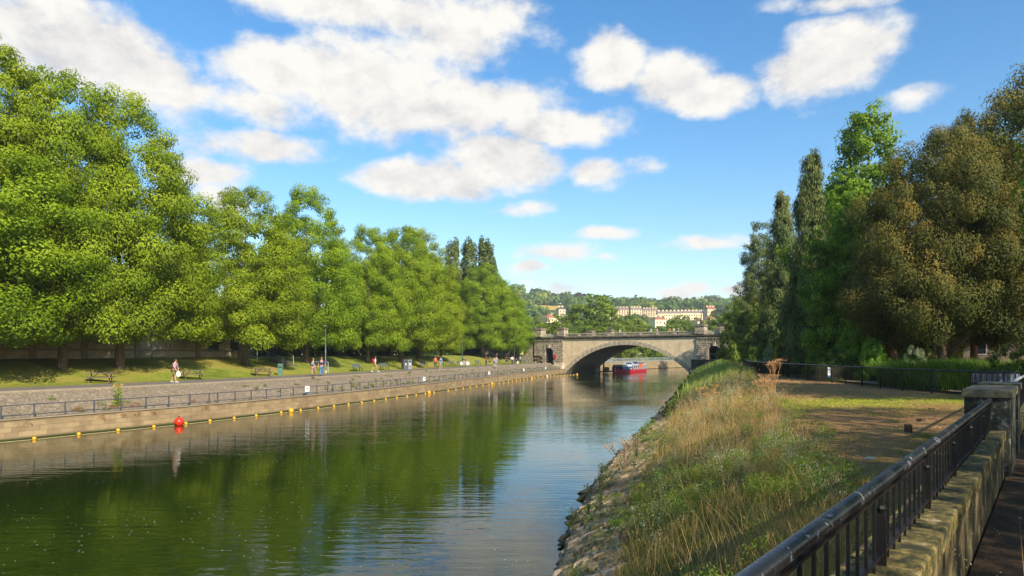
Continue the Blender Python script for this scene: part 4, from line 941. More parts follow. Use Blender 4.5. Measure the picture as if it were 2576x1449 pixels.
# ------------------------------------------------------------------ foreground wall and railing (right of the frame)
D=Vector((.621,.784,0)); PR=Vector((.784,-.621,0)); WA=math.atan2(.784,.621)
def wp(s,p,z=0): v=D*s+PR*p; return (v.x,v.y,z)
# paint: black, flaked to pale grey
def paint_mat():
    m,nt,b=newmat('flaking_black_paint'); v=coords(nt,'Object'); n=noise(nt,v,17,8,.75,.6); n2=noise(nt,v,3.2,4,.6); n3=noise(nt,v,60,3,.6)
    a=nt.nodes.new('ShaderNodeMath'); a.operation='MULTIPLY_ADD'; L(nt,n2,a.inputs[0]); a.inputs[1].default_value=.5; L(nt,n,a.inputs[2])
    r=ramp(nt,a.outputs[0],[(.85,(0,0,0)),(.865,(1,1,1))]); L(nt,mixc(nt,r,(.012,.012,.014),(.27,.27,.28)),b.inputs['Base Color'])
    rr=ramp(nt,n3,[(.3,(.22,)*3),(.7,(.5,)*3)]); L(nt,rr,b.inputs['Roughness']); b.inputs['Specular IOR Level'].default_value=.6
    bump(nt,r,b,.5,.002,bump(nt,n3,None,.25,.003)); return m
M_PAINT=paint_mat(); M_BLK=M('black_bars',(.007,.007,.008),(.02,.014,.010),20,.45,.3,.003,spec=.3)
def moss_mat(name,st,sc):
    m,nt,b=newmat(name); b.inputs['Roughness'].default_value=.95; v=coords(nt,'Object'); n=noise(nt,v,sc,9,.75,.3); n2=noise(nt,v,sc*7,6,.7)
    c=ramp(nt,n,st); c=mixc(nt,n2,c,(.5,.5,.5),'OVERLAY'); L(nt,c,b.inputs['Base Color']); bump(nt,n2,b,.6,.008,bump(nt,n,None,.25,.015)); return m
M_MOSS=moss_mat('mossy_wall_stone',[(.42,(.022,.022,.005)),(.49,(.07,.056,.010)),(.54,(.15,.11,.02)),(.60,(.22,.165,.055)),(.68,(.38,.34,.25))],9)
M_FACE=moss_mat('wall_face_stone',[(.40,(.02,.018,.006)),(.48,(.055,.042,.012)),(.55,(.12,.085,.028)),(.64,(.20,.155,.075))],4)
M_LICH=moss_mat('lichen_pillar_stone',[(.40,(.018,.02,.012)),(.5,(.04,.042,.026)),(.57,(.07,.068,.05)),(.63,(.26,.26,.23))],9)
M_CAP=moss_mat('pillar_cap_stone',[(.40,(.06,.055,.03)),(.5,(.12,.105,.06)),(.6,(.18,.155,.09))],4)
wall=empty('garden_wall',wp(3,-.65,2.0),WA,'mossy low stone wall carrying the black railing in the foreground','wall')
def wl(s,p,z): return (s-3,-(p+.65),z-2.0)   # local coords: x along, y to the left
m=MB(); n=60
prof=[(-.80,1.2),(-.80,3.46),(-.51,3.46),(-.51,1.2)]
ss=[-6+ (11.24+6)*i/n for i in range(n+1)]; vs=[]; fs=[]; pr=random.Random(3)
for s in ss:
    for (p,z) in prof: vs.append(wl(s,p,z+(pr.uniform(-.0,.0) if z>3 else 0)))
k=len(prof)
for i in range(n):
    for j in range(k-1): fs.append((i*k+j,i*k+j+1,(i+1)*k+j+1,(i+1)*k+j))
m.add(vs,fs); m.build('wall_body',M_FACE,wall)
pr=random.Random(21); s=-6
while s<11.2:
    l=min(pr.uniform(.75,1.05),11.235-s); c=wl(s+l/2,-.655,3.505)
    if l>.1: MB().box(c,(l-.008,.33+pr.uniform(-.006,.006),.12+pr.uniform(0,.008))).build('coping_stone',M_MOSS,wall,bevel=.014)
    s+=l
m=MB(); m.box(wl(24.5,-.68,2.7),(22,.34,.9)); m.build('low_plinth',M_MOSS,wall)
for (a,b,zt,lab) in ((11.25,12.97,4.11,'square topped lichen covered stone pillar where the black railing ends'),(13.8,14.7,4.11,'second flat topped stone pillar just behind the first')):
    o=empty('stone_pillar',wp((a+b)/2,-.70,1.5),WA,lab,'pillar','stone pillars of the garden wall'); l=b-a
    MB().box((0,0,(zt-1.5-.11)/2),(l-.06,.52,zt-1.5-.11)).build('shaft',M_LICH,o,bevel=.015); MB().box((0,0,zt-1.5-.055),(l+.0,.58,.11)).build('capstone',M_CAP,o,bevel=.012)
rl=empty('handrail_fence',wp(3,-.658,3.56),WA,'black railing with flaking round handrail in the foreground','railing')
def rlp(s,z): return (s-3,0,z-3.56)
m=MB(); pts=[rlp(-5+i*(16.24)/40,3.975) for i in range(41)]; m.tube(pts,.031,18); m.build('handrail',M_PAINT,rl,smooth='all')
m=MB(); m.bar(rlp(-5,3.925),rlp(11.24,3.925),.04,.012); m.build('flat_bar_under_rail',M_BLK,rl)
MB().bar(rlp(-5,3.63),rlp(11.24,3.63),.035,.012).build('bottom_rail',M_BLK,rl)
posts=[3.74+1.545*k for k in range(-5,5)]; bm_=None;pm_=None
for s in posts:
    if s>11.1: continue
    if pm_ is None:
        m=MB(); m.box((0,0,.02),(.03,.022,.10)); m.prism([(-.010,.36),(.010,.36),(.012,.29),(.024,.22),(.024,-.03),(-.024,-.03),(-.024,.22),(-.012,.29)],-.007,.007,'x'); m.box((0,0,.36),(.022,.022,.12)); m.lathe([(.018,.27),(.026,.285),(.018,.30)],n=8); o=m.build('post',M_BLK,rl); pm_=o.data
    else: o=link('post',pm_,rl)
    o.location=rlp(s,3.56)
for s in posts:
    for k in range(1,9):
        q=s+k*1.545/9
        if q>11.2: continue
        if bm_ is None: o=MB().box((0,0,.19),(.0135,.0135,.40)).build('baluster',M_BLK,rl); bm_=o.data
        else: o=link('baluster',bm_,rl)
        o.location=rlp(q,3.56)
# second stretch of rail up to the fence corner
r2=empty('handrail_fence',wp(14.7,-.68,3.3),WA,'grey sloping handrail rising from the second pillar to the park fence corner','railing')
MB().tube([(0,0,.72),(20.2,0,.56),(20.6,0,.56)],.035,8).build('handrail',M_GALV,r2,smooth=True); MB().tube([(20.6,0,.58),(20.6,0,-.6)],.06,8).build('end_post',M_GALV,r2)
pm=None
for k in range(70):
    o=MB().box((0,0,.2),(.016,.016,.8)).build('baluster',M_BLK,r2) if pm is None else link('baluster',pm,r2)
    pm=o.data; o.location=(.2+k*.29,0,0)
# shaded walk right of the wall
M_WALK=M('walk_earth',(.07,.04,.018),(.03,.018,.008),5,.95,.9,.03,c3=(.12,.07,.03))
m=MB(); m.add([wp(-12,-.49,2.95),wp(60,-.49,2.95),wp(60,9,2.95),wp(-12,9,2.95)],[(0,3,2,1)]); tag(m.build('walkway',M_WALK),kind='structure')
# ------------------------------------------------------------------ park fence
FP=catmull([(21.2,28.4),(20.5,31),(20.2,35),(20.6,41),(21.2,47),(22.0,55.5),(23.8,67),(27.6,80),(34,100),(41,121),(47.6,141)],1.0); FS=arclen(FP); FZ=np.zeros_like(FP)
pf=empty('park_fence',(FP[0][0],FP[0][1],2.66),0,'long black bar fence curving round the grass bank towards the bridge','fence')
def fpt(s): x,y=interpP(FP,FZ,FS,s,0); return x-pf.location.x,y-pf.location.y
pts=[(*fpt(s),1.16) for s in np.linspace(0,FS[-1],110)]
MB().tube(pts,.034,7).build('top_rail',M_PAINT,pf,smooth=True); MB().tube([(p[0],p[1],.10) for p in pts],.018,4).build('bottom_rail',M_BLK,pf)
s=0;pm=None;sp=2.35
while s<FS[-1]-.1:
    x,y=fpt(s); o=MB().box((0,0,.57),(.07,.07,1.18)).build('post',M_BLK,pf) if pm is None else link('post',pm,pf)
    pm=o.data; o.location=(x,y,0); m=MB(); n=19 if s<45 else 11
    for k in range(1,n+1):
        q=s+sp*k/(n+1)
        if q<FS[-1]: a,b=fpt(q); m.box((a,b,.61),(.015,.015,1.04) if s<45 else (.022,.022,1.04))
    if m.v: m.build('bar_panel',M_BLK,pf)
    s+=sp
k=int(np.argmin(abs(FP[:,0]/FP[:,1]-(2091-CX)/F))); X,Y=FP[k]; sign(X-.12,Y-.05,3.40,.15,.32,.62,'white and blue upright sign on the black park fence',.0)
# rail from fence end to the bridge, masonry block
g=empty('landing_railing',brw(SP+.9,-1.4,3.4),math.atan2(-.616,.788),'grey railing on the mossy stone block at the bridge foot','railing')
m=MB(); m.tube([(0,0,1.15),(9,0,1.15),(15,-1,1.0)],.04,6); m.build('top_rail',M_GALV,g); MB().tube([(0,0,.65),(9,0,.65),(15,-1,.5)],.03,5).build('middle_rail',M_RAIL,g)
for k in range(6): MB().box((k*2.4,0 if k<4 else -.6,.55),(.08,.08,1.2)).build('post',M_RAIL,g)
m=MB().box((0,0,0),(1,1,1)); o=empty('stone_block',brw(SP+5.2,-.9,0),math.atan2(-.616,.788),'dark mossy masonry block below the railing at the right bridge foot','wall')
bpy.data.meshes.new('x'); MB().box((0,0,1.2),(9.5,1.6,4.3)).build('masonry',M_LICH,o); MB().box((0,-.05,3.40),(9.7,1.75,.12)).build('coping',M_DKST,o)
X=at(1869,150); o=empty('notice_board',(X,150,2.7),-.35,'white board with rows of small dark dots at the fence corner by the bridge','sign')
MB().box((0,0,1.75),(2.0,.06,1.25)).build('panel',M_WHITE,o); m=MB(); pr=random.Random(2)
for i in range(5):
    for j in range(4): m.box((-.1+i*.22+pr.uniform(-.04,.04),-.04,1.35+j*.26+pr.uniform(-.04,.04)),(.09,.02,.09))
m.build('dots',M_INK,o)
for sx in (-.8,.8): MB().box((sx,.06,.6),(.08,.06,1.2)).build('post',M_IRON,o)
# slim post with pale top at the waterline
o=empty('mooring_post',(at(1737,130),130,0),0,'short black post with a pale tip at the water under the right arch foot','post'); MB().lathe([(.3,-.5),(.32,.9),(.2,1.15)],n=8).build('shaft',M_IRON,o); MB().sph((.05,0,1.3),.14,8,6).build('tip',M_GALV,o)

# ------------------------------------------------------------------ lawn stumps and litter
M_STUMP=M('stump_wood',(.13,.08,.045),(.06,.035,.02),14,.9,.6,.01)
def gx_(x,y,d=1.92): z=zdrop(y,d); return at(x,z),z
for x,y,w,h,lab in ((2285,1088,.15,.22,'short square brown stump standing on the grass, nearest the railing'),(2317,1060,.17,.09,'low brown stump second from the railing'),(2344,1029,.20,.05,'flat dark stump third in the line of stumps'),(2372,1021,.18,.035,'flat dark stump furthest in the line, beside the pillar'),(2056,966,.38,.05,'flat dark stump near the far fence, closest of three'),(2021,962,.34,.05,'flat dark stump near the far fence, middle of three'),(1996,958,.3,.05,'flat dark stump near the far fence, furthest of three')):
    X,Y=gx_(x,y); o=empty('stump',(X,Y,2.64),.3+x,lab,'stump','cut stumps on the grass bank'); MB().box((0,0,h/2),(w,w,h+.04),0,.93).build('body',M_STUMP,o,bevel=.008)
X,Y=gx_(2183,1160); m=MB(); pr=random.Random(9)
vs=[(pr.uniform(-.13,.13),pr.uniform(-.07,.07),pr.uniform(.01,.07)) for _ in range(12)]; m.add(vs,[(i,(i+1)%12,(i+5)%12) for i in range(12)]); o=m.build('paper_scrap',M_WHITE); o.location=(X,Y,2.7); tag(o,'crumpled white scrap of paper lying on the grass bank','litter')
# fallen leaves and twigs
n=5200; rng=np.random.default_rng(8); Y=4+56*rng.random(n)**1.25; off=5.2+rng.random(n)*13; sI=np.interp(Y,RB[:,1],RS); x=np.interp(sI,RS,RB[:,0])+off; 
ok=(x<Y*.7933-1.2*.75)&(x<20.5); x=x[ok];Y=Y[ok];n=len(x); Pt=np.stack([x,Y,np.full(n,2.72)+rng.random(n)*.03],1); Nm=rand_dirs(n,rng)*.45+np.array([0,0,1]); Nm/=np.linalg.norm(Nm,axis=1)[:,None]
col=palette(n,[(.30,.15,.05),(.16,.08,.03),(.50,.36,.12),(.42,.28,.15)],rng)
o=fast_mesh('fallen_leaves',leaf_quads(Pt,Nm,.014+.03*rng.random(n)**2,.55,rng),4,MGRASS,None,col); tag(o,'scattered dry fallen leaves and twigs on the grass bank','leaves',kind='stuff')

# ------------------------------------------------------------------ blades
def blades(name,x,y,z,h,w,lean,ang,col,mat,lab,cat,fine=2):
    n=len(x); d=np.stack([np.cos(ang),np.sin(ang)],1); pa=rng.random(n)*6.28; side=np.stack([np.cos(pa),np.sin(pa)],1)*w[:,None]
    def pt(t,s): 
        return np.stack([x+d[:,0]*lean*h*t**1.8+side[:,0]*s, y+d[:,1]*lean*h*t**1.8+side[:,1]*s, z+h*t*(1-.25*lean*t)],1)
    V1=np.stack([pt(0,-1),pt(0,1),pt(.5,.75),pt(.5,-.75)],1); V2=np.stack([pt(.5,-.75),pt(.5,.75),pt(1,.12),pt(1,-.12)],1)
    V=np.concatenate([V1,V2],0); o=fast_mesh(name,V,4,mat,None,np.concatenate([col,col],0)); return tag(o,lab,cat,kind='stuff')
def bank_pts(n,y0,y1,o0,o1,pw=1.,rng=RNG):
    Y=y0+(y1-y0)*rng.random(n)**pw; off=o0+(o1-o0)*rng.random(n); s=np.interp(Y,RB[:,1],RS)
    x=np.interp(s,RS,RB[:,0])+np.interp(s,RS,RN[:,0])*off; y=np.interp(s,RS,RB[:,1])+np.interp(s,RS,RN[:,1])*off
    z=np.interp(off,[p[0] for p in RPROF],[p[1] for p in RPROF]); return x,y,z,off
BG=[(.12,.15,.015),(.23,.26,.03),(.40,.37,.07)]; BD=[(.32,.20,.07),(.52,.34,.12),(.68,.48,.20)]
def dryness(x,y,off): return np.clip(vnoise(x/1.6+7,y/1.9)*.7+vnoise(x/.5,y/.5)*.35+.28*np.exp(-((y-31)/12)**2)+.10*np.exp(-((off-4)/1.5)**2)-.12,0,1)
rng=np.random.default_rng(77)
x,y,z,off=bank_pts(190000,4,135,.25,7.9,1.9,rng)
dens=np.clip((off+.05-.95*vnoise(x/.9+2,y/1.1))*2.0,0,1)*np.where(off>6.0,np.clip((8.2-off)/2.2*1.2*vnoise(x/.8,y/.8+3)*1.4,0,1),1); ok=rng.random(len(x))<dens; x,y,z,off=x[ok],y[ok],z[ok],off[ok]; n=len(x)
dr=dryness(x,y,off); isd=rng.random(n)<dr*1.05-.06; far=np.clip(y/30,.6,4)
col=np.where(isd[:,None],palette(n,BD,rng),palette(n,BG,rng)); tall=.55+.9*vnoise(x/1.1+3,y/1.3+8)
h=(.10+.36*rng.random(n)**1.8)*tall*np.where(off>6.4,.5,1)*np.where(off<1.8,.6,1)*np.where(y>55,1.35,1)
blades('bank_grass',x,y,z-.03,h,(.0028+.0035*rng.random(n))*far,.25+.65*rng.random(n),rng.random(n)*6.28,col,MGRASS,'long mixed green and straw coloured grass covering the river bank','grass')
# tall dry stalks with seed heads
x,y,z,off=bank_pts(9000,4,90,2.2,6.6,1.6,rng); dr=dryness(x,y,off); ok=rng.random(len(x))<dr*1.3-.2; x,y,z,off=x[ok],y[ok],z[ok],off[ok]; n=len(x)
h=.5+.6*rng.random(n); ln_=.2+.5*rng.random(n); an=rng.random(n)*6.28; far=np.clip(y/25,.7,3.5)
blades('dry_stalks',x,y,z,h,.0035*far,ln_,an,palette(n,[(.45,.28,.10),(.62,.40,.16),(.75,.5,.22)],rng),MGRASS,'tall dry straw stalks standing in the bank grass','dry stalks')
hx=x+np.cos(an)*ln_*h; hy=y+np.sin(an)*ln_*h; hz=z+h*(1-.25*ln_); idx=np.repeat(np.arange(n),7); k=len(idx); Pt=np.stack([hx[idx],hy[idx],hz[idx]],1)+rng.normal(0,1,(k,3))*np.array([.035,.035,.06])*np.clip(y[idx]/25,.5,2)[:,None]
o=fast_mesh('seed_heads',leaf_quads(Pt,rand_dirs(k,rng),(.010+.012*rng.random(k))*np.clip(y[idx]/25,.38,2.5),.4,rng),4,MGRASS,None,palette(k,[(.45,.28,.12),(.60,.42,.2)],rng)); tag(o,'pale seed heads on the tall dry stalks of the bank','seed heads',kind='stuff')
# leafy weeds clumps
def clumps(name,cx,cy,cz,r,hgt,per,ls,cols,lab,cat,rng,flw=None,mat=MLEAF):
    n=len(cx); idx=np.repeat(np.arange(n),per); k=len(idx); a=rng.random(k)*6.28; rr=np.sqrt(rng.random(k))*r[idx]; t=rng.random(k)**.8; rr=rr*(1-.45*t)
    hh=hgt[idx]*(.65+.5*vnoise(a*1.3+idx,idx*.37)); Pt=np.stack([cx[idx]+rr*np.cos(a),cy[idx]+rr*np.sin(a),cz[idx]+hh*t],1)
    Nm=rand_dirs(k,rng)*.8+np.array([0,0,.6]); Nm/=np.linalg.norm(Nm,axis=1)[:,None]
    o=fast_mesh(name,leaf_quads(Pt,Nm,ls[idx]*(.5+.9*rng.random(k)),.42,rng),4,mat,None,palette(k,cols,rng,t)); return tag(o,lab,cat,kind='stuff')
x,y,z,off=bank_pts(1300,4,120,.7,6.9,1.6,rng); ok=(dryness(x,y,off)<.6)&(vnoise(x/1.6+30,y/1.8+4)>.44); x,y,z,off=x[ok],y[ok],z[ok],off[ok]; n=len(x); fr=np.clip(y/28,.8,3)
clumps('leafy_weeds',x,y,z,(.18+.30*rng.random(n))*np.sqrt(fr),(.25+.42*rng.random(n)),300,.024*fr,[(.04,.085,.010),(.11,.21,.020),(.24,.36,.04)],'dark and bright green leafy weeds among the bank grass','weeds',rng)
# white umbels and grey green plants
x,y,z,off=bank_pts(420,5,60,2.0,6.4,1.4,rng); ok=vnoise(x/1.4+50,y/1.8+9)>.54; x,y,z=x[ok],y[ok],z[ok]; n=len(x); fr=np.clip(y/25,.8,2.5)
clumps('grey_green_plants',x,y,z,(.2+.25*rng.random(n)),(.4+.35*rng.random(n)),200,.018*fr,[(.14,.19,.08),(.28,.34,.17),(.50,.55,.36)],'soft grey green flowering plants with whitish tops on the bank','wild plants',rng)
k=n*26; idx=np.repeat(np.arange(n),26); Pt=np.stack([x[idx]+rng.normal(0,.22,k),y[idx]+rng.normal(0,.22,k),z[idx]+.45+rng.random(k)*.35],1); Nm=rand_dirs(k,rng)*.4+np.array([0,0,1]); Nm/=np.linalg.norm(Nm,axis=1)[:,None]
o=fast_mesh('white_wildflowers',leaf_quads(Pt,Nm,.011*np.clip(y[idx]/20,.8,2),.8,rng),4,MLEAF,None,palette(k,[(.5,.55,.42),(.68,.7,.6)],rng)); tag(o,'tiny white wildflower heads dotted through the bank plants','wildflowers',kind='stuff')
# bright grass mound near the bridge
x,y,z,off=bank_pts(16000,55,132,1.2,6.8,1.2,rng); n=len(x)
blades('tall_bank_grass',x,y,z,(.6+1.1*rng.random(n))*np.where(off>5.6,.7,1),.02+.015*rng.random(n),.35+.4*rng.random(n),rng.normal(.3,.7,n),palette(n,[(.15,.24,.03),(.27,.37,.06),(.42,.46,.12)],rng),MGRASS,'tall arching pale green grass on the bank towards the bridge','grass')
# short lawn blades
n=42000; Y=3.5+45*rng.random(n)**1.7; xx=np.interp(Y,RB[:,1],RB[:,0])+6.4*np.interp(Y,[7,9.6,13,18.5,25],[.55,.64,.77,.88,1])+rng.random(n)*13; g_=vnoise(xx/1.1+5,Y/1.3+2)*.6+vnoise(xx/.35,Y/.35)*.4
ok=(g_>.42)&(xx<Y*.7933-.9)&(xx<20.2); xx=xx[ok];Y=Y[ok];n=len(xx); isd=rng.random(n)<.88
blades('short_grass',xx,Y,np.full(n,2.66),.03+.055*rng.random(n),(.002+.002*rng.random(n))*np.clip(Y/10,1,4),.3+.8*rng.random(n),rng.random(n)*6.28,np.where(isd[:,None],palette(n,[(.36,.26,.10),(.46,.32,.14)],rng),palette(n,[(.10,.16,.02),(.20,.25,.04)],rng)),MGRASS,'short patchy grass and straw on the flat lawn by the railing','grass')
# dry tall plants that stand out
def umbel_plant(x,y,z,h,lab,seed,spread=.5,nst=6,cols=((.55,.30,.13),(.68,.42,.2))):
    pr=np.random.default_rng(seed); o=empty('dried_umbel_plant',(x,y,z),0,lab,'plant','dried tall plants on the bank'); m=MB(); heads=[]
    for k in range(nst):
        a=pr.random()*6.28; r=spread*pr.random(); hh=h*(.5+.52*pr.random()); p=[(pr.normal(0,.05),pr.normal(0,.05),-.05),(r*.35*math.cos(a),r*.35*math.sin(a),hh*.5),(r*math.cos(a),r*math.sin(a),hh)]
        m.tube(p,[.016,.012,.007],5)
        for q in range(7):
            b=pr.random()*6.28; e=Vector(p[2])+Vector((math.cos(b)*.16,math.sin(b)*.16,.07+.06*pr.random())); f=Vector(p[1]).lerp(Vector(p[2]),.62+.36*pr.random()); m.tube([f,e],[.006,.004],4); heads.append(e)
    m.build('stems',M('dry_stem_%d'%seed,cols[0],tuple(c*.6 for c in cols[0]),9,.9,.2),o)
    P=np.array([tuple(h_) for h_ in heads]); idx=np.repeat(np.arange(len(P)),11); k=len(idx)
    Pt=P[idx]+pr.normal(0,1,(k,3))*np.array([.05,.05,.022]); fast_mesh('seed_fronds',leaf_quads(Pt,rand_dirs(k,pr),.014+.012*pr.random(k),.5,pr),4,MGRASS,o,palette(k,list(cols),pr)); return o
X=at(1944,25.5); umbel_plant(X,25.5,2.62,1.65,'tall rust brown dried umbel plant standing between the bank and the lawn',3,.55,9)
X=at(1925,27); umbel_plant(X,27,2.5,1.2,'shorter rust brown dried umbel plant just left of the tallest one',5,.4,6)
X=at(1785,33); umbel_plant(X,33,1.9,1.1,'golden dried plant on the bank above the river bend',7,.6,8,((.62,.36,.12),(.75,.48,.18)))
X=at(1572,22.4); umbel_plant(X,22.4,.5,1.3,'pale leaning dried stalks at the water edge',9,.8,12,((.45,.33,.2),(.58,.44,.3)))
# seedlings of tall weeds near the revetment
for i,(px_,Yz,o_,h) in enumerate(((1480,15.8,1.6,.75),(1510,15.2,2.2,.8),(1441,15.6,.9,.5),(1515,17.6,2.4,.6),(1600,20.5,3.1,.7))):
    X=at(px_,Yz); Pt=[];prr=np.random.default_rng(i+40); o=empty('feathery_weed',(X,Yz,hr(o_)),0,['feathery blue green weed on the stones nearest the frame bottom','taller feathery weed right of the first on the stones','small feathery weed at the water edge','feathery weed among the bank stones further on','single upright weed on the grass above the stones'][i],'plant','feathery weeds on the stone edge')
    m=MB()
    for k in range(4): a=k*1.7; m.tube([(0,0,0),(.05*math.cos(a),.05*math.sin(a),h*.5),(.09*math.cos(a),.09*math.sin(a),h*(.8+.2*(k%2)))],[.006,.005,.003],4)
    m.build('stems',MBARK,o); k=420; t=prr.random(k); a=prr.random(k)*6.28; r=.14*(1-t*.8)+.02
    Pt=np.stack([r*np.cos(a)*prr.random(k)+.08*t*np.cos(np.floor(a)*1.7),r*np.sin(a)*prr.random(k)+.08*t*np.sin(np.floor(a)*1.7),h*t],1)
    fast_mesh('leaves',leaf_quads(Pt,rand_dirs(k,prr),.02+.012*prr.random(k),.25,prr),4,MLEAF,o,palette(k,[(.05,.09,.03),(.10,.16,.06),(.15,.2,.09)],prr))
# weeds on left embankment and rust plants on the wall
x=[];y=[];z=[];r=[];h=[];rng=np.random.default_rng(5)
ss_=[ray_off(v,2)[2] for v in (180,205,300,640,700,760,820,880,905,930,960,1000,1040,1080,1130,1165,1190,1215,1250,1280,1300,1320,1340,1360,1380,1400)]
for s in ss_+list(np.linspace(ss_[6],LS[-1]-2,60)):
    for q in range(2):
        o_=1.2+rng.random()**2*2.2; X,Y=Lpt(s+rng.normal(0,.6),o_); x.append(X);y.append(Y);z.append(hl(o_));r.append(.15+.3*rng.random());h.append(.12+.35*rng.random()**2)
A=[np.array(v) for v in (x,y,z,r,h)]
clumps('embankment_weeds',A[0],A[1],A[2],A[3],A[4],70,np.full(len(x),.05),[(.09,.15,.015),(.17,.24,.03),(.30,.32,.06)],'tufts of green weeds at the foot of the stone embankment','weeds',rng)
x=[];y=[];z=[]
for v,o_ in ((190,1.3),(200,1.4),(285,1.3),(305,1.4),(330,1.35),(345,1.5),(485,1.3),(255,-.1),(310,-.06),(345,-.06),(520,-.1),(68,-.06),(385,-.06)):
    X,Y,s=ray_off(v,max(o_,-.05)); x.append(X);y.append(Y);z.append(hl(o_) if o_>0 else .75)
A=[np.array(v) for v in (x,y,z)]; clumps('rust_weeds',A[0],A[1],A[2],np.full(len(x),.28),np.full(len(x),.26),80,np.full(len(x),.035),[(.30,.09,.02),(.45,.15,.03),(.3,.2,.04)],'rust red weeds on the ledge and wall of the far bank','weeds',rng)
X,Y,s=ray_off(297,1.6); leafs=np.random.default_rng(2); o=empty('ragwort',(X,Y,hl(1.6)),0,'tall yellow flowered weed behind the far low railing','plant'); 
k=260;t=leafs.random(k); Pt=np.stack([leafs.normal(0,.14,k),leafs.normal(0,.14,k),t*1.35],1); c=np.where((t>.85)[:,None],np.array([[.7,.55,.03]]),palette(k,GREEN,leafs)); fast_mesh('leaves',leaf_quads(Pt,rand_dirs(k,leafs),.05+.03*leafs.random(k),.5,leafs),4,MLEAF,o,c); MB().tube([(0,0,0),(0,0,1.2)],.02,5).build('stem',MBARK,o)
# stones along right water edge
m=MB(); pr=random.Random(12)
for i in range(130):
    s=np.interp(9+62*(i/130)**1.2+pr.uniform(-.3,.3),RB[:,1],RS); x,y=Rpt(s,pr.uniform(-.05,.4)); r=pr.uniform(.08,.24); n0=len(m.v); a=pr.uniform(-.5,.5); q=MB().sph((0,0,0),r,6,4,(1.7,pr.uniform(.6,1.1),.42)); zz=pr.uniform(-.02,.12)
    vs=[]
    for v in q.v:
        j=1+pr.uniform(-.22,.22); vx,vy=v[0]*j,v[1]*j; vs.append((x+vx*math.cos(a)-vy*math.sin(a),y+vx*math.sin(a)+vy*math.cos(a),zz+v[2]*j+vx*.25))
    m.add(vs,q.f)
o=m.build('edge_stones',island_mat('edge_stone',[(0,(.06,.055,.03)),(.5,(.14,.115,.07)),(1,(.26,.22,.15))])); tag(o,'rough mossy stones lining the right water edge','stones',kind='stuff')

# long pitched stones of the revetment
m=MB(); pr=random.Random(33); i=0
while i<1500:
    t=(i/1500)**1.6; yv=7+65*t+pr.uniform(-.4,.4); o_=pr.uniform(-.05,1.9); i+=1
    s=np.interp(yv,RB[:,1],RS); x,y=Rpt(s,o_); z=hr(max(o_,0)); a=heading(RB,RS,s)-math.pi/2+pr.uniform(.25,.75); l=pr.uniform(.18,.5); wd=pr.uniform(.05,.13); n0=len(m.v)
    q=MB().box((0,0,pr.uniform(-.03,.05)),(l,wd,.16),0,.75); ca,sa=math.cos(a),math.sin(a); sl=hr(max(o_,0)+.2)-z; vs=[]
    for v in q.v:
        vx=v[0]+pr.uniform(-.03,.03); vy=v[1]+pr.uniform(-.015,.015); vz=v[2]+pr.uniform(-.02,.02); X_=vx*ca-vy*sa; Y_=vx*sa+vy*ca; vs.append((x+X_,y+Y_,z-.045+vz+X_*sl/.2*.8))
    m.add(vs,q.f)
o=m.build('pitched_stones',island_mat('pitched_stone',[(0,(.13,.10,.06)),(.4,(.26,.20,.125)),(.75,(.36,.28,.18)),(1,(.48,.40,.29))])); tag(o,'long rough stones pitched on edge along the right water side','stones',kind='stuff')

# greener turf strip, brightened to paint in the sunlit band, and tufts
rng=np.random.default_rng(321); n=26000; xx=6+16*rng.random(n); Y=26.5+.10*(xx-14)+rng.normal(0,1.5,n)+ (vnoise(xx/1.5,xx*0)-.5)*1.5; ok=(xx>np.interp(Y,RB[:,1],RB[:,0])+6.6)&(xx<20); xx=xx[ok];Y=Y[ok];n=len(xx)
blades('turf_strip',xx,Y,np.full(n,2.66),.05+.05*rng.random(n),.007+.004*rng.random(n),.5+.6*rng.random(n),rng.random(n)*6.28,palette(n,[(.26,.33,.03),(.40,.46,.05),(.5,.5,.09)],rng),MGRASS,'greener strip of turf, coloured bright as a sunlit band, crossing the bare grass bank','grass')
cx=[];cy=[]
for k in range(230):
    yv=8+42*rng.random()**1.5; xv=np.interp(yv,RB[:,1],RB[:,0])+6.8*np.interp(yv,[7,9.6,13,18.5,25],[.55,.64,.77,.88,1])+rng.random()*12
    if xv<yv*.7933-1 and xv<20: cx.append(xv);cy.append(yv)
idx=np.repeat(np.arange(len(cx)),45); n=len(idx); X_=np.array(cx)[idx]+rng.normal(0,.09,n); Y_=np.array(cy)[idx]+rng.normal(0,.09,n); cc=rng.random(len(cx))[idx]
blades('grass_tufts',X_,Y_,np.full(n,2.66),.05+.10*rng.random(n),.004+.003*rng.random(n),.4+.6*rng.random(n),rng.random(n)*6.28,np.where((cc<.35)[:,None],palette(n,[(.12,.18,.02),(.24,.30,.04)],rng),palette(n,[(.4,.28,.11),(.52,.36,.16)],rng)),MGRASS,'small loose tufts of grass on the flat bank lawn','grass')
# ------------------------------------------------------------------ right hand trees
def shift(kd): return kd
yew_k=make_kind(dict(H=16,R=9,base=3.2,prof=prof_dome,ncl=640,cR=1.25,lpc=560,lsize=.10,cols=[(.035,.055,.009),(.065,.088,.013),(.13,.128,.018),(.25,.19,.03)],inner=.35,var=.06,flat_=.75,lobe_amp=.13,aspect=.4,upbias=.25,spiky=.5),dict(H=16,r=.5,base=2,R=8,nl=14,top=.7),51,MNEEDLE,MBARK2)
yew_b=make_kind(dict(H=20,R=9,base=2.6,prof=prof_broad,ncl=600,cR=1.25,lpc=520,lsize=.105,cols=[(.03,.05,.009),(.058,.08,.013),(.10,.108,.016),(.18,.15,.026)],inner=.3,var=.06,flat_=.7,lobe_amp=.16,aspect=.4,upbias=.3,spiky=.7),dict(H=20,r=.5,base=3,R=8,nl=14,top=.8),52,MNEEDLE,MBARK2)
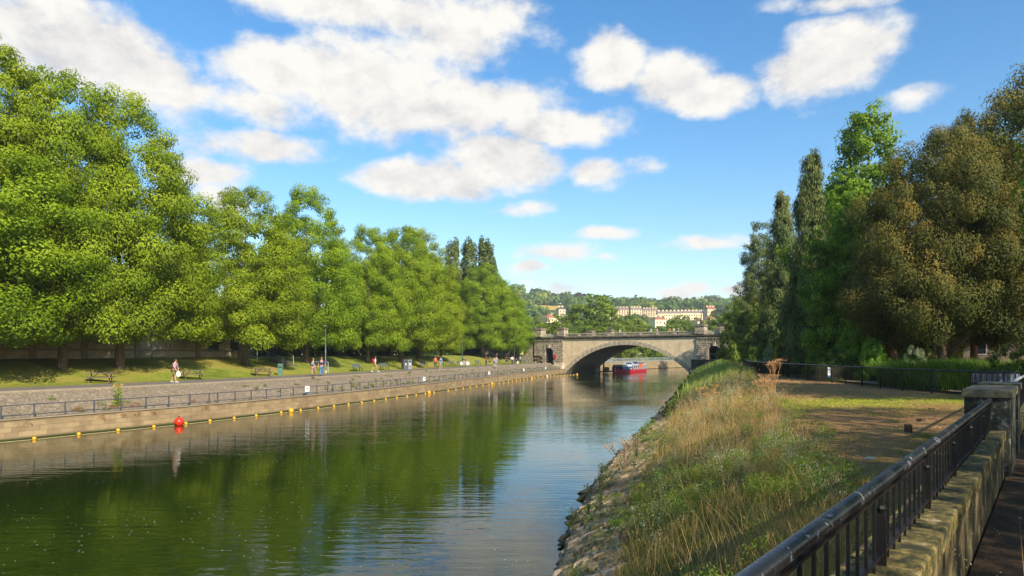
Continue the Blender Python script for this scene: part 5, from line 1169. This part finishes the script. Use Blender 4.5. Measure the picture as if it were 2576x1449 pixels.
light_k=make_kind(dict(H=22,R=6,base=1.2,prof=lambda t: np.where(t<.3,.8+.2*t/.3,(1-((t-.3)/.7)**1.3)*.92+.08),ncl=430,cR=1.05,lpc=210,lsize=.16,cols=[(.06,.13,.008),(.12,.22,.014),(.19,.32,.02),(.28,.42,.04)],inner=.35,flat_=.6,lobe_amp=.22,spiky=.9),dict(H=22,r=.3,base=2,R=5,nl=14,top=.93),53,MLEAF,MBARK)
def cyp():
    rng=np.random.default_rng(54); H=24;R=4.6; n=900; t=rng.random(n); w=rng.random(n)<(1-t)*.9+.12; t=t[w]; n=len(t); a=rng.random(n)*6.28
    rr=R*((1-t)**.75*.93+.08)*(.35+.65*rng.random(n)**.5)*(1+.22*np.sin(a*4+t*20)); per=170; idx=np.repeat(np.arange(n),per); k=len(idx)
    L_=(1.0+1.5*rng.random(n))[idx]*rng.random(k); th=.34
    cx=(rr*np.cos(a))[idx]; cy=(rr*np.sin(a))[idx]; cz=(1.2+(H-1.2)*t)[idx]
    Pt=np.stack([cx+rng.normal(0,th,k)+L_*.12*np.cos(a[idx]),cy+rng.normal(0,th,k)+L_*.12*np.sin(a[idx]),cz-L_],1)
    Nm=rand_dirs(k,rng)*.6+np.stack([np.cos(a[idx]),np.sin(a[idx]),np.full(k,.35)],1); Nm/=np.linalg.norm(Nm,axis=1)[:,None]
    kd=Kind(); kd.H=H;kd.R=R; kd.V=leaf_quads(Pt,Nm,.17*(.6+.8*rng.random(k)),.36,rng,up=(0,0,-1),upw=.75); kd.col=palette(k,BLUEG+[(.13,.14,.05)],rng,rng.random(n)[idx]*.8); kd.mat=MNEEDLE;kd.bark=MBARK2;kd.tr=trunk_mb(H,.42,2,3,rng,nl=10,top=.97); kd.cm=None; return kd
cyp_k=cyp()
pine_k=make_kind(dict(H=18,R=4.5,base=3,prof=lambda t:np.clip(1.1-t,0,1)**.6,ncl=300,cR=1.0,lpc=240,lsize=.17,cols=BLUEG,inner=.2,flat_=.55,lobe_amp=.3,aspect=.25,upbias=.3,spiky=.6),dict(H=18,r=.3,base=2,R=4,nl=12,top=.95),55,MNEEDLE,MBARK2)
shrub_k=[make_kind(dict(H=4,R=2.6,base=.1,prof=prof_dome,ncl=110,cR=.55,lpc=120,lsize=.085,cols=[tuple(min(.8,q*1.35) for q in cc) for cc in c],inner=.55,flat_=.7,lobe_amp=.14,aspect=asp,spiky=sp),dict(H=4,r=.08,base=.3,R=2,nl=6,top=.6),sd,MLEAF,MBARK) for sd,c,asp,sp in
 ((61,[(.15,.19,.015),(.28,.31,.02),(.42,.40,.03)],.5,.2),(62,MID,.6,.2),(63,DGREEN,.6,.1),(64,[(.10,.17,.015),(.20,.27,.03),(.32,.36,.05)],.4,.4),(65,[(.12,.16,.09),(.22,.27,.17),(.30,.34,.24)],.5,.1),(66,[(.06,.13,.012),(.12,.23,.02),(.2,.33,.05)],.75,.1),(67,[(.5,.32,.01),(.65,.45,.02),(.4,.35,.03)],.5,.2))]
def put(k,name,xpx,Y,toppx,Rpx,rz,lab,g=2.6,part='crown',cat='tree',group=None,base=None):
    R=Rpx*Y/F; H=(HY-toppx)/F*Y+CAMZ-g; return plant(k,name,at(xpx,Y),Y,g-.05,H,R,rz,lab,cat,group,part)
put(yew_k,'yew_tree',2372,47,345,215,.3,'huge dark golden brown yew with crown reaching low over the hedge',group='dark yews of the garden')
o=put(yew_k,'yew_tree',2725,49,165,330,2.1,'tallest dark brownish tree filling the upper right of the garden',group='dark yews of the garden')
put(yew_b,'yew_tree',2450,62,285,140,4.0,'dark tree top rising just behind the golden yew',group='dark yews of the garden')
put(light_k,'birch_tree',2185,68,268,150,.5,'bright green feathery tree between the weeping conifer and the yew')
put(light_k,'birch_tree',2090,74,470,80,2.5,'darker green feathery tree beside the weeping conifer',g=2.6)
put(light_k,'birch_tree',2125,53,445,92,4.1,'bright green feathery tree in front, between the weeping conifer and the golden yew')
put(cyp_k,'weeping_conifer',2040,60,365,74,1,'tall dark weeping conifer with hanging sprays',group='weeping conifers of the garden')
put(cyp_k,'weeping_conifer',1968,92,472,62,3,'lower weeping conifer left of the tallest one',group='weeping conifers of the garden')
put(pine_k,'pine_tree',1908,104,565,55,1,'blue green pine at the left edge of the garden trees')
put(far_k[0],'garden_tree',1880,122,720,42,1,'small olive green tree below the pine',group='small trees by the bridge end')
put(far_k[1],'garden_tree',1845,128,765,38,2,'small dark tree overhanging the bridge end niche',group='small trees by the bridge end')
put(far_k[1],'garden_tree',1915,100,760,50,3,'dark bushy tree under the pine',group='small trees by the bridge end')
put(far_k[0],'garden_tree',2010,78,740,60,5,'dark bushy tree under the weeping conifer',group='small trees by the bridge end')
put(light_k,'lime_tree',2100,62,700,95,4,'low leafy green tree in front of the conifers',g=2.5)
# the pale trunk
Y=52; X=at(2243,Y); o=empty('leaning_trunk',(X,Y,2.5),0,'pale reddish tree trunk leaning left below the yew crown','tree trunk'); MB().tube([(.35,0,-.2),(.1,0,.8),(-.15,0,2.5),(-.3,0,5),(-.2,0,8)],[.75,.52,.44,.38,.2],12).build('trunk',MBARK2,o,smooth='all')
for k,x,Y,t,r,lab in ((6,1962,62,862,14,'small golden orange shrub against the dark conifers'),(0,2018,60,850,42,'bright yellow green shrub behind the park fence'),(3,2068,55,856,40,'olive yellow shrub right of the bright yellow one'),(5,2155,49,816,50,'large leaved bright green bush left of the pale trunk'),(5,2195,46,850,32,'leafy green bush at the foot of the pale trunk'),(4,1935,64,870,20,'grey green shrub behind the fence bend'),(2,1905,90,868,22,'dark shrub at the fence end by the bridge'),(2,1950,74,815,45,'dark shrub mass under the pine and conifer'),(2,2105,48,880,44,'dark shrub behind the sign on the fence'),(1,2330,58,790,70,'mid green shrub in the gap under the yew'),(4,2300,44,868,30,'pale grey green flowering shrub right of the pale trunk'),(2,2530,34,872,60,'dark low spreading bush near the fence corner'),(2,2640,33,860,80,'dark bush beside the path at the frame edge'),(1,1995,70,812,36,'feathery green shrub under the weeping conifer'),(2,2020,62,845,44,'dark green shrub behind the bright yellow one')):
    put(shrub_k[k],'shrub',x,Y,t,r,x*.7,lab,cat='shrub',part='foliage',group='garden shrubs behind the park fence')
# reedy bed
rng=np.random.default_rng(19); n=26000; Y=34+16*rng.random(n); X=at(2215,Y)+rng.random(n)*(at(2640,Y)-at(2215,Y)); ok=X>21.6; X=X[ok];Y=Y[ok];n=len(X)
blades('reed_bed',X,Y,np.full(n,2.6),.8+1.25*vnoise(X/2,Y/2)+.3*rng.random(n),.016+.012*rng.random(n),.25+.5*rng.random(n),rng.normal(2.6,.9,n),palette(n,[(.05,.10,.008),(.11,.19,.012),(.22,.30,.03)],rng),MGRASS,'dense bed of arching green reedy plants behind the fence','reeds')
# garden path behind the fence
P=np.zeros((40,2,3)); yy=np.linspace(31,75,40); fx=np.interp(yy,FP[:,1],FP[:,0]); P[:,0,0]=fx+1.2; P[:,1,0]=fx+4.0; P[:,:,1]=yy[:,None]; P[:,:,2]=2.78; tag(grid_mesh('garden_path',P,M('garden_path_gravel',(.42,.32,.20),(.33,.24,.15),2,.95,.3)),kind='structure')
# slatted bench behind the fence
o=empty('slatted_bench',(at(2510,31),31.2,2.7),-.12,'pale blue slatted garden seat glimpsed behind the fence corner','bench'); m=MB()
for k in range(9): m.box((-.95+k*.24,0,.78),(.17,.04,.4))
m.build('backrest',flat('pale_blue_paint',(.15,.17,.25),.5),o); MB().box((0,.1,1.0),(2.2,.06,.05)).box((0,.1,.56),(2.2,.06,.05)).build('backrest_frame',M_IRON,o); MB().box((0,-.3,.45),(2.2,.5,.05)).build('seat',M_BENCH,o)
for sx in (-1,1): MB().box((sx,-.2,.22),(.06,.5,.44)).build('leg',M_IRON,o)
# terrace building far right
o=empty('terrace_building',(at(2600,88),88,4.2),-.75,'old stone terrace with white ledge seen under the yew','building')
MB().box((0,0,2.5),(44,6,9)).build('wall',brick_mat('terrace_stone',(.26,.21,.15),(.2,.165,.12),(.1,.08,.06),.6,.3),o); MB().box((0,-3.3,2.7),(44.4,.8,.3)).build('ledge',M_BAL,o)
for k in range(9): w=MB().box((-19+k*4.6,-3.03,1.2),(1.1,.12,1.6)).build('window',M_GLASS,o); MB().box((-19+k*4.6,-3.01,1.2),(1.3,.1,1.8)).build('frame',M_WHITE,w)
for k in range(9): w=MB().box((-19+k*4.6,-3.03,4.9),(1.1,.12,1.7)).build('window',M_GLASS,o); MB().box((-19+k*4.6,-3.01,4.9),(1.3,.1,1.9)).build('frame',M_WHITE,w)
# unseen trees behind the viewer, placed and thinned to shade the foreground
SHADERS=[(24,.5,18,8),(33,.5,18,8),(14.5,-3,18,8),(22,-14,20,9)]
thin_k=make_kind(dict(H=20,R=8,base=2.6,prof=prof_broad,ncl=230,cR=1.5,lpc=54,lsize=.2,cols=GREEN,inner=.3,flat_=.6),dict(H=20,r=.34,base=2.5,R=8,nl=12,top=.82),71,MLEAF,MBARK)
thin_3=make_kind(dict(H=20,R=8,base=2.6,prof=prof_broad,ncl=200,cR=1.5,lpc=40,lsize=.2,cols=GREEN,inner=.3,flat_=.6),dict(H=20,r=.34,base=2.5,R=8,nl=12,top=.82),73,MLEAF,MBARK)
for i,(x,y,h,r) in enumerate(SHADERS):
    plant(thin_k if i!=2 else thin_3,'unseen_shade_tree',x,y,2.6,h,r,i,'unseen tree behind the viewpoint placed to shade the foreground, number %d'%(i+1),group='unseen trees shading the lawn')
pass
thin2=make_kind(dict(H=18,R=6,base=6,prof=prof_dome,ncl=230,cR=1.5,lpc=100,lsize=.2,cols=GREEN,inner=.3,flat_=.6),dict(H=18,r=.3,base=6,R=5,nl=8,top=.82),72,MLEAF,MBARK)
plant(thin2,'unseen_shade_tree',27,23,2.6,19,6.5,1,'unseen high crowned tree added outside the picture to shade the lawn',group='unseen trees shading the lawn')  # unseen tree added so its shadow darkens the lawn past the turf strip
# bough entering at the right edge
# ------------------------------------------------------------------ trees beyond the bridge
for k,x,Y,t,r,lab in ((0,1488,215,742,78,'big round green tree directly behind the bridge parapet'),(1,1585,235,792,50,'green tree right of the big round one behind the bridge'),(0,1540,205,800,40,'low green tree between the two behind the bridge'),(0,1710,265,793,36,'green tree behind the middle of the parapet'),(1,1808,200,788,42,'light green tree behind the right end of the bridge'),(0,1762,260,805,30,'green tree left of the right bridge lamp'),(1,1372,225,826,36,'pale green tree behind the left end of the bridge'),(0,1345,215,800,28,'green tree beside the left bridge tower')):
    put(far_k[k],'valley_tree',x,Y,t,r,x*.3,lab,g=4.5,group='trees just beyond the bridge')
# ------------------------------------------------------------------ houses on the hill
HB=[]; M_H1=M('bath_stone_bright',(.85,.68,.42),(.76,.60,.37),.3,.9,.1); M_H2=M('bath_stone_warm',(.72,.53,.33),(.62,.45,.28),.3,.9,.1); M_RT=M('clay_tiles',(.34,.15,.09),(.24,.11,.07),.6,.9,.1); M_ROOF2=M('slate_roof_warm',(.24,.19,.16),(.17,.14,.12),.5,.8,.1); M_POT=flat('chimney_pot',(.55,.22,.10),.8)
def house(xpx,ypx,wpx,hm,dm,rz,lab,name,mt,roof='hip',nw=4,fl=2,nch=2,y0=262,rt=None):
    X,Y,Z=hit(xpx,ypx,y0); w=wpx*Y/F; o=empty(name,(X,Y,Z-.5),rz,lab,'house' if name=='house' else 'terrace'); rt=rt or M_RT; HB.append((xpx,wpx/2,ypx,Y))
    MB().box((0,0,hm/2-1),(w,dm,hm+3)).build('wall',mt,o); 
    rh=dm*.32; h=hm+.5
    if roof=='hip': v=[(-w/2-.3,-dm/2-.3,h),(w/2+.3,-dm/2-.3,h),(w/2+.3,dm/2+.3,h),(-w/2-.3,dm/2+.3,h),(-w/2+dm/2,0,h+rh),(w/2-dm/2,0,h+rh)] if w>dm*1.1 else [(-w/2-.3,-dm/2-.3,h),(w/2+.3,-dm/2-.3,h),(w/2+.3,dm/2+.3,h),(-w/2-.3,dm/2+.3,h),(-.3,0,h+rh),(.3,0,h+rh)]; fs=[(0,1,5,4),(1,2,5),(2,3,4,5),(3,0,4)]
    else: v=[(-w/2,-dm/2-.3,h),(w/2,-dm/2-.3,h),(w/2,dm/2+.3,h),(-w/2,dm/2+.3,h),(-w/2,0,h+rh),(w/2,0,h+rh)]; fs=[(0,1,5,4),(1,2,5),(2,3,4,5),(3,0,4)]
    MB().add(v,fs).build('roof',rt,o)
    for c in range(nch):
        cx_=-w/2+w*(c+.5)/nch if roof!='hip' else (-w*.22 if c else w*.22)
        k=MB().box((cx_,0,h+rh*.8+.3),(1.7,.8,1.6)).build('chimney',mt,o); m=MB()
        for q in range(3): m.box((cx_-.6+q*.6,0,h+rh*.8+1.35),(.3,.3,.6))
        m.build('pots',M_POT,k)
    wm=None
    for f in range(fl):
        for c in range(nw):
            x=-w/2+w*(c+.5)/nw; z=1.7+f*(hm-.4)/fl
            ob=MB().box((0,0,0),(.9,.1,1.3)).build('window',M_GLASS,o) if wm is None else link('window',wm,o)
            wm=ob.data; ob.location=(x,-dm/2-.03,z)
    return o
house(1382,818,34,5.8,9,.55,'hip roofed stone house left of the big round tree','house',M_H2,'hip',3,2,1)
house(1410,794,18,6,9,.3,'dark roofed house further up behind the first hip roofed one','house',M_H2,'hip',2,2,2,rt=M_SLATE)
house(1655,827,30,6.5,9,.25,'brown hip roofed house just above the bridge parapet','house',M_H1,'hip',3,2,2)
house(1565,794,32,6,7.5,-.1,'left block of the upper stone terrace','terrace',M_H2,'gable',5,3,4,rt=M_ROOF2); house(1600,795,28,6.3,7.5,-.05,'middle block of the upper stone terrace','terrace',M_H1,'gable',4,3,4,rt=M_ROOF2); house(1635,797,36,6,7.5,-.12,'right block of the upper stone terrace','terrace',M_H2,'gable',6,3,5,rt=M_ROOF2)
house(1682,806,58,6,7.5,-.05,'bright lower stone terrace, left half','terrace',M_H1,'gable',9,2,6,rt=M_ROOF2); house(1738,806,54,6.2,7.5,-.02,'bright lower stone terrace, right half','terrace',M_H1,'gable',9,2,6,rt=M_ROOF2)
house(1786,799,22,8,9,.1,'stone houses at the right end of the terraces','house',M_H2,'gable',3,2,3); house(1784,818,20,5,8,.5,'small brown roofed house below the right end of the terraces','house',M_H2,'hip',2,1,1)
house(1760,822,22,4,7,.2,'low stone house half hidden by trees under the terraces','house',M_H1,'hip',2,1,1); house(1326,742,7,6,7,.3,'tiny pale house among the hilltop trees on the left','house',M_H1,'hip',2,1,1,y0=700); house(1550,820,18,5,7,.2,'low brown roofed house right of the big round tree','house',M_H2,'hip',2,1,1)
# golden fields
def field(pxs,name,c):
    v=[]
    for x,y in pxs: X,Y,Z=hit(x,y); v.append((X,Y,Z+1.2))
    m=MB().add(v,[tuple(range(len(v)))]); cx_=sum(p[0] for p in v)/len(v); tag(m.build(name,M(name+'_crop',c,tuple(q*.85 for q in c),.05,.95,.1)),kind='structure')
field([(1325,782),(1425,784),(1425,772),(1325,768)],'field',(.48,.36,.07)); field([(1700,772),(1775,773),(1770,767),(1705,766)],'field',(.40,.34,.08))
# woods on the hills
rng=np.random.default_rng(90); N_=2600; Yc=275+1500*rng.random(N_)**.8; xp=1230+rng.random(N_)*700; Xc=(xp-CX)/F*Yc
ex=rng.random(N_)<.2; Xc=np.where(ex,rng.uniform(-900,1600,N_),Xc); Zc=T(Xc,Yc)
xpx=CX+F*Xc/Yc; ypx=HY-F*(Zc+3-CAMZ)/Yc
bad=((xpx>1322)&(xpx<1428)&(ypx>766)&(ypx<786))|((xpx>1545)&(xpx<1800)&(ypx>782)&(ypx<812)&(Yc<700))|((xpx>1360)&(xpx<1425)&(ypx>786)&(ypx<822))|((xpx>1635)&(xpx<1680)&(ypx>808)&(ypx<832))|((xpx>1698)&(xpx<1778)&(ypx>764)&(ypx<774))
Xc,Yc,Zc=Xc[~bad],Yc[~bad],Zc[~bad]; n=len(Xc); R=(4.5+5*rng.random(n)**1.6)*np.clip(Yc/700,.7,1.3); Hc=R*(1.15+.4*rng.random(n))
keep=np.ones(n,bool); xq=CX+F*Xc/Yc; rq=R*F/Yc
for (hx_,hw_,hy_,hY) in HB:
    m_=(Yc<hY+3)&(np.abs(xq-hx_)<hw_+rq*.8); lim=(CAMZ+(HY-hy_+4)/F*Yc-Zc)/1.12; Hc=np.where(m_,np.minimum(Hc,lim),Hc)
keep=Hc>2.5; Xc,Yc,Zc,R,Hc=Xc[keep],Yc[keep],Zc[keep],R[keep],Hc[keep]; R=np.minimum(R,Hc*.9); n=len(Xc); per=95; idx=np.repeat(np.arange(n),per); k=len(idx)
d=rand_dirs(k,rng); d[:,2]=np.abs(d[:,2])*1.0-.25*rng.random(k); lump=1+.28*np.sin(d[:,0]*5+idx)*np.sin(d[:,1]*5+idx*1.7)
Pt=np.stack([Xc[idx]+d[:,0]*R[idx]*lump,Yc[idx]+d[:,1]*R[idx]*lump,Zc[idx]+Hc[idx]*.55+d[:,2]*Hc[idx]*.55*lump],1); Nm=d+rand_dirs(k,rng)*.45; Nm/=np.linalg.norm(Nm,axis=1)[:,None]
base=np.array([(.08,.13,.04),(.13,.20,.04),(.20,.28,.045),(.30,.34,.05),(.10,.06,.05)])[rng.choice(5,n,p=[.3,.34,.22,.11,.03])]
col=base[idx]*(1+rng.normal(0,.22,(k,1))); o=fast_mesh('woodland',leaf_quads(Pt,Nm,(.24*R[idx])*(.7+.6*rng.random(k)),.75,rng),4,MLEAF,None,np.clip(col,.005,1)); tag(o,'wooded hillside of many green tree crowns in the distance','woodland',kind='stuff')

for i,(x,y,t,w_) in enumerate(((1662,812,792,11),(1703,811,796,9),(1726,812,791,12),(1752,812,795,10),(1600,806,786,12),(1622,806,789,9),(1578,808,790,11),(1690,822,802,16),(1725,826,803,17),(1775,826,806,14),(1395,826,808,12),(1424,812,790,12))):
    X,Y,Z=hit(x,y); plant(far_k[i%2],'hillside_tree',X,Y,Z-.5,(y-t)*Y/F,w_*Y/F,i*.9,'%s round green tree from the list of trees in front of the hillside houses, counting from the nearest terrace end'%ordn(i+1) if False else ['round tree in front of the long terrace, leftmost','small round tree at the foot of the long terrace, second from left','taller round tree at the middle of the long terrace','round tree near the right end of the long terrace','round tree before the middle upper terrace block','small tree between the middle and right upper terrace blocks','round tree before the left upper terrace block','broad tree between the brown roofed house and the parapet','broad tree behind the parapet below the long terrace','broad tree left of the right bridge lamp on the slope','round tree below the left hip roofed house','dark round tree right of the left hip roofed house'][i],'tree','trees standing among the hillside houses')
# ------------------------------------------------------------------ sky, sun, camera
SUN_AZ=rad(32); SUN_EL=rad(33)
sd=Vector((math.sin(SUN_AZ)*math.cos(SUN_EL),-math.cos(SUN_AZ)*math.cos(SUN_EL),math.sin(SUN_EL)))
sl=bpy.data.lights.new('sun','SUN'); sl.energy=4.3; sl.angle=rad(.6); sl.color=(1,.90,.74); so=bpy.data.objects.new('sun',sl); C.objects.link(so); so.rotation_euler=(-sd).to_track_quat('-Z','Y').to_euler()
w=bpy.data.worlds.new('World'); bpy.context.scene.world=w; w.use_nodes=True; nt=w.node_tree; nt.nodes.clear()
out=nt.nodes.new('ShaderNodeOutputWorld'); bgn=nt.nodes.new('ShaderNodeBackground'); bgn.inputs['Strength'].default_value=.15; L(nt,bgn.outputs[0],out.inputs[0])
sky=nt.nodes.new('ShaderNodeTexSky'); sky.sky_type='NISHITA'; sky.sun_disc=False; sky.sun_elevation=SUN_EL; sky.sun_rotation=math.atan2(sd.x,sd.y); sky.ozone_density=2.2; sky.air_density=1.15; sky.dust_density=.6
tc=nt.nodes.new('ShaderNodeTexCoord'); sp=nt.nodes.new('ShaderNodeSeparateXYZ'); L(nt,tc.outputs['Generated'],sp.inputs[0])
def MT(op,a,b=None,c=None,clamp=False):
    n=nt.nodes.new('ShaderNodeMath'); n.operation=op; n.use_clamp=clamp
    for i,v in enumerate((a,b,c)):
        if v is None: continue
        if isinstance(v,(int,float)): n.inputs[i].default_value=v
        else: L(nt,v,n.inputs[i])
    return n.outputs[0]
az=MT('ARCTAN2',sp.outputs[0],sp.outputs[1]); el=MT('ARCSINE',sp.outputs[2]); cb=nt.nodes.new('ShaderNodeCombineXYZ'); L(nt,az,cb.inputs[0]); L(nt,el,cb.inputs[1]); V0=cb.outputs[0]
def nz(vec,sc,det,ro,off=(0,0,0),st=(1,1.5,1)):
    m=nt.nodes.new('ShaderNodeMapping'); m.inputs['Scale'].default_value=st; m.inputs['Location'].default_value=off; L(nt,vec,m.inputs[0]); n=nt.nodes.new('ShaderNodeTexNoise'); n.inputs['Scale'].default_value=sc; n.inputs['Detail'].default_value=det; n.inputs['Roughness'].default_value=ro; L(nt,m.outputs[0],n.inputs['Vector']); return n
w1=nz(V0,5,4,.6); wv=nt.nodes.new('ShaderNodeVectorMath'); wv.operation='MULTIPLY_ADD'; L(nt,w1.outputs['Color'],wv.inputs[0]); wv.inputs[1].default_value=(.10,.06,0); wv.inputs[2].default_value=(-.05,-.03,0)
va=nt.nodes.new('ShaderNodeVectorMath'); L(nt,wv.outputs[0],va.inputs[0]); L(nt,V0,va.inputs[1]); V1=va.outputs[0]
def azel(x,y):
    a=math.atan((x-CX)/F); return a, math.atan((HY-y)/F*math.cos(a))
blobs=[(200,110,250,105,1),(360,190,150,75,.9),(90,60,160,60,.9),(900,10,330,55,.9),(1170,70,180,75,.85),(720,170,190,85,1),(930,200,260,110,1.1),(1120,270,330,85,1.1),(1370,320,190,50,.95),(640,265,190,55,.8),(660,365,170,42,.8),(540,450,100,50,.8),(570,510,70,40,.7),
 (1100,455,220,48,1.1),(1270,410,160,75,1.1),(1470,430,75,36,.75),(1545,150,85,70,1.05),(1680,190,130,60,1.05),(1775,228,105,48,1.0),(2090,150,160,85,1.1),(2200,125,80,45,.8),(2290,255,90,28,.45),(1405,640,110,30,.8),(1340,677,48,16,.75),(1515,585,70,18,.65),(1780,618,120,22,.65),(1710,740,60,18,.9),(1850,735,60,20,.9),(1310,522,80,16,.45),(1640,415,55,18,.3),(1430,722,90,16,.4),(1530,655,40,14,.5),(2080,5,160,20,.5),(480,235,120,60,.7)]
acc=None; vacc=None
for (x,y,rx,ry,k) in blobs:
    a,e=azel(x,y); s=nt.nodes.new('ShaderNodeVectorMath'); s.operation='SUBTRACT'; L(nt,V1,s.inputs[0]); s.inputs[1].default_value=(a,e,0)
    m=nt.nodes.new('ShaderNodeVectorMath'); m.operation='MULTIPLY'; L(nt,s.outputs[0],m.inputs[0]); m.inputs[1].default_value=(F/rx/1.1/math.cos(a)**1.6,F/ry/1.1/math.cos(a),0)
    l=nt.nodes.new('ShaderNodeVectorMath'); l.operation='LENGTH'; L(nt,m.outputs[0],l.inputs[0]); d=MT('MULTIPLY_ADD',l.outputs['Value'],-k,k)
    acc=d if acc is None else MT('SMOOTH_MAX',acc,d,.07)
n1=nz(V0,9,9,.62); n2=nz(V0,3.2,3,.5,(3,1,0))
# elsewhere in the sky (sides, overhead, behind) plain scattered cloud
gen=MT('MULTIPLY_ADD',n2.outputs['Fac'],3.4,-2.05); side=MT('MULTIPLY_ADD',MT('ABSOLUTE',az),4,-3.1,True); up=MT('MULTIPLY_ADD',el,6,-3.3,True); gm=MT('MAXIMUM',side,up); gen=MT('ADD',gen,MT('MULTIPLY_ADD',gm,3,-3)); acc=MT('MAXIMUM',acc,gen)
dens=MT('ADD',acc,MT('MULTIPLY_ADD',n1.outputs['Fac'],1.9,-1.02))
mr=nt.nodes.new('ShaderNodeMapRange'); mr.interpolation_type='SMOOTHSTEP'; mr.inputs[1].default_value=-.20; mr.inputs[2].default_value=.42; L(nt,dens,mr.inputs[0]); alpha=MT('MULTIPLY',mr.outputs[0],MT('MULTIPLY_ADD',el,30,.2,True),None,True)
# cloud tone: noise plus an offset difference that paints lit and shaded sides
n3=nz(V1,6,6,.6,(2,7,0)); n1b=nz(V0,9,9,.62,(-.012,-.03,0)); tone=MT('ADD',MT('MULTIPLY_ADD',n3.outputs['Fac'],1.5,-.25),MT('MULTIPLY',MT('SUBTRACT',n1.outputs['Fac'],n1b.outputs['Fac']),2.0),None,True)
cr=ramp(nt,tone,[(.05,(2.6,2.58,2.66)),(.35,(3.3,3.2,3.08)),(.65,(3.8,3.68,3.45))])
hs=nt.nodes.new('ShaderNodeHueSaturation'); hs.inputs['Saturation'].default_value=1.36; hs.inputs['Value'].default_value=.74; L(nt,sky.outputs[0],hs.inputs['Color'])
L(nt,mixc(nt,alpha,hs.outputs[0],cr),bgn.inputs['Color'])

hz,nt2,_b=newmat('haze_air'); nt2.nodes.clear(); o_=nt2.nodes.new('ShaderNodeOutputMaterial'); pv=nt2.nodes.new('ShaderNodeVolumePrincipled'); pv.inputs['Color'].default_value=(.80,.88,1,1); pv.inputs['Density'].default_value=.00017; L(nt2,pv.outputs[0],o_.inputs['Volume'])
h_=MB().box((200,1400,90),(4600,3300,187)).build('haze',hz); h_['kind']='stuff'; h_['label']='thin pale summer haze over the valley and the far hills'; h_['category']='haze'
sc=bpy.context.scene; cam=bpy.data.cameras.new('camera'); co=bpy.data.objects.new('camera',cam); C.objects.link(co); sc.camera=co
co.location=(0,0,CAMZ); co.rotation_euler=(rad(90),0,0); cam.sensor_width=36; cam.lens=36*F/2576; cam.shift_y=(HY-724.5)/2576; cam.clip_start=.05; cam.clip_end=20000
sc.view_settings.view_transform='Standard'; sc.view_settings.look='None'; sc.view_settings.gamma=1; sc.view_settings.exposure=.85
sc.cycles.use_denoising=True
try: sc.cycles.denoiser='OPENIMAGEDENOISE'
except Exception: pass
sc.cycles.max_bounces=8; sc.cycles.diffuse_bounces=3; sc.cycles.glossy_bounces=3; sc.cycles.transmission_bounces=4; sc.cycles.transparent_max_bounces=8; sc.cycles.caustics_reflective=False; sc.cycles.caustics_refractive=False
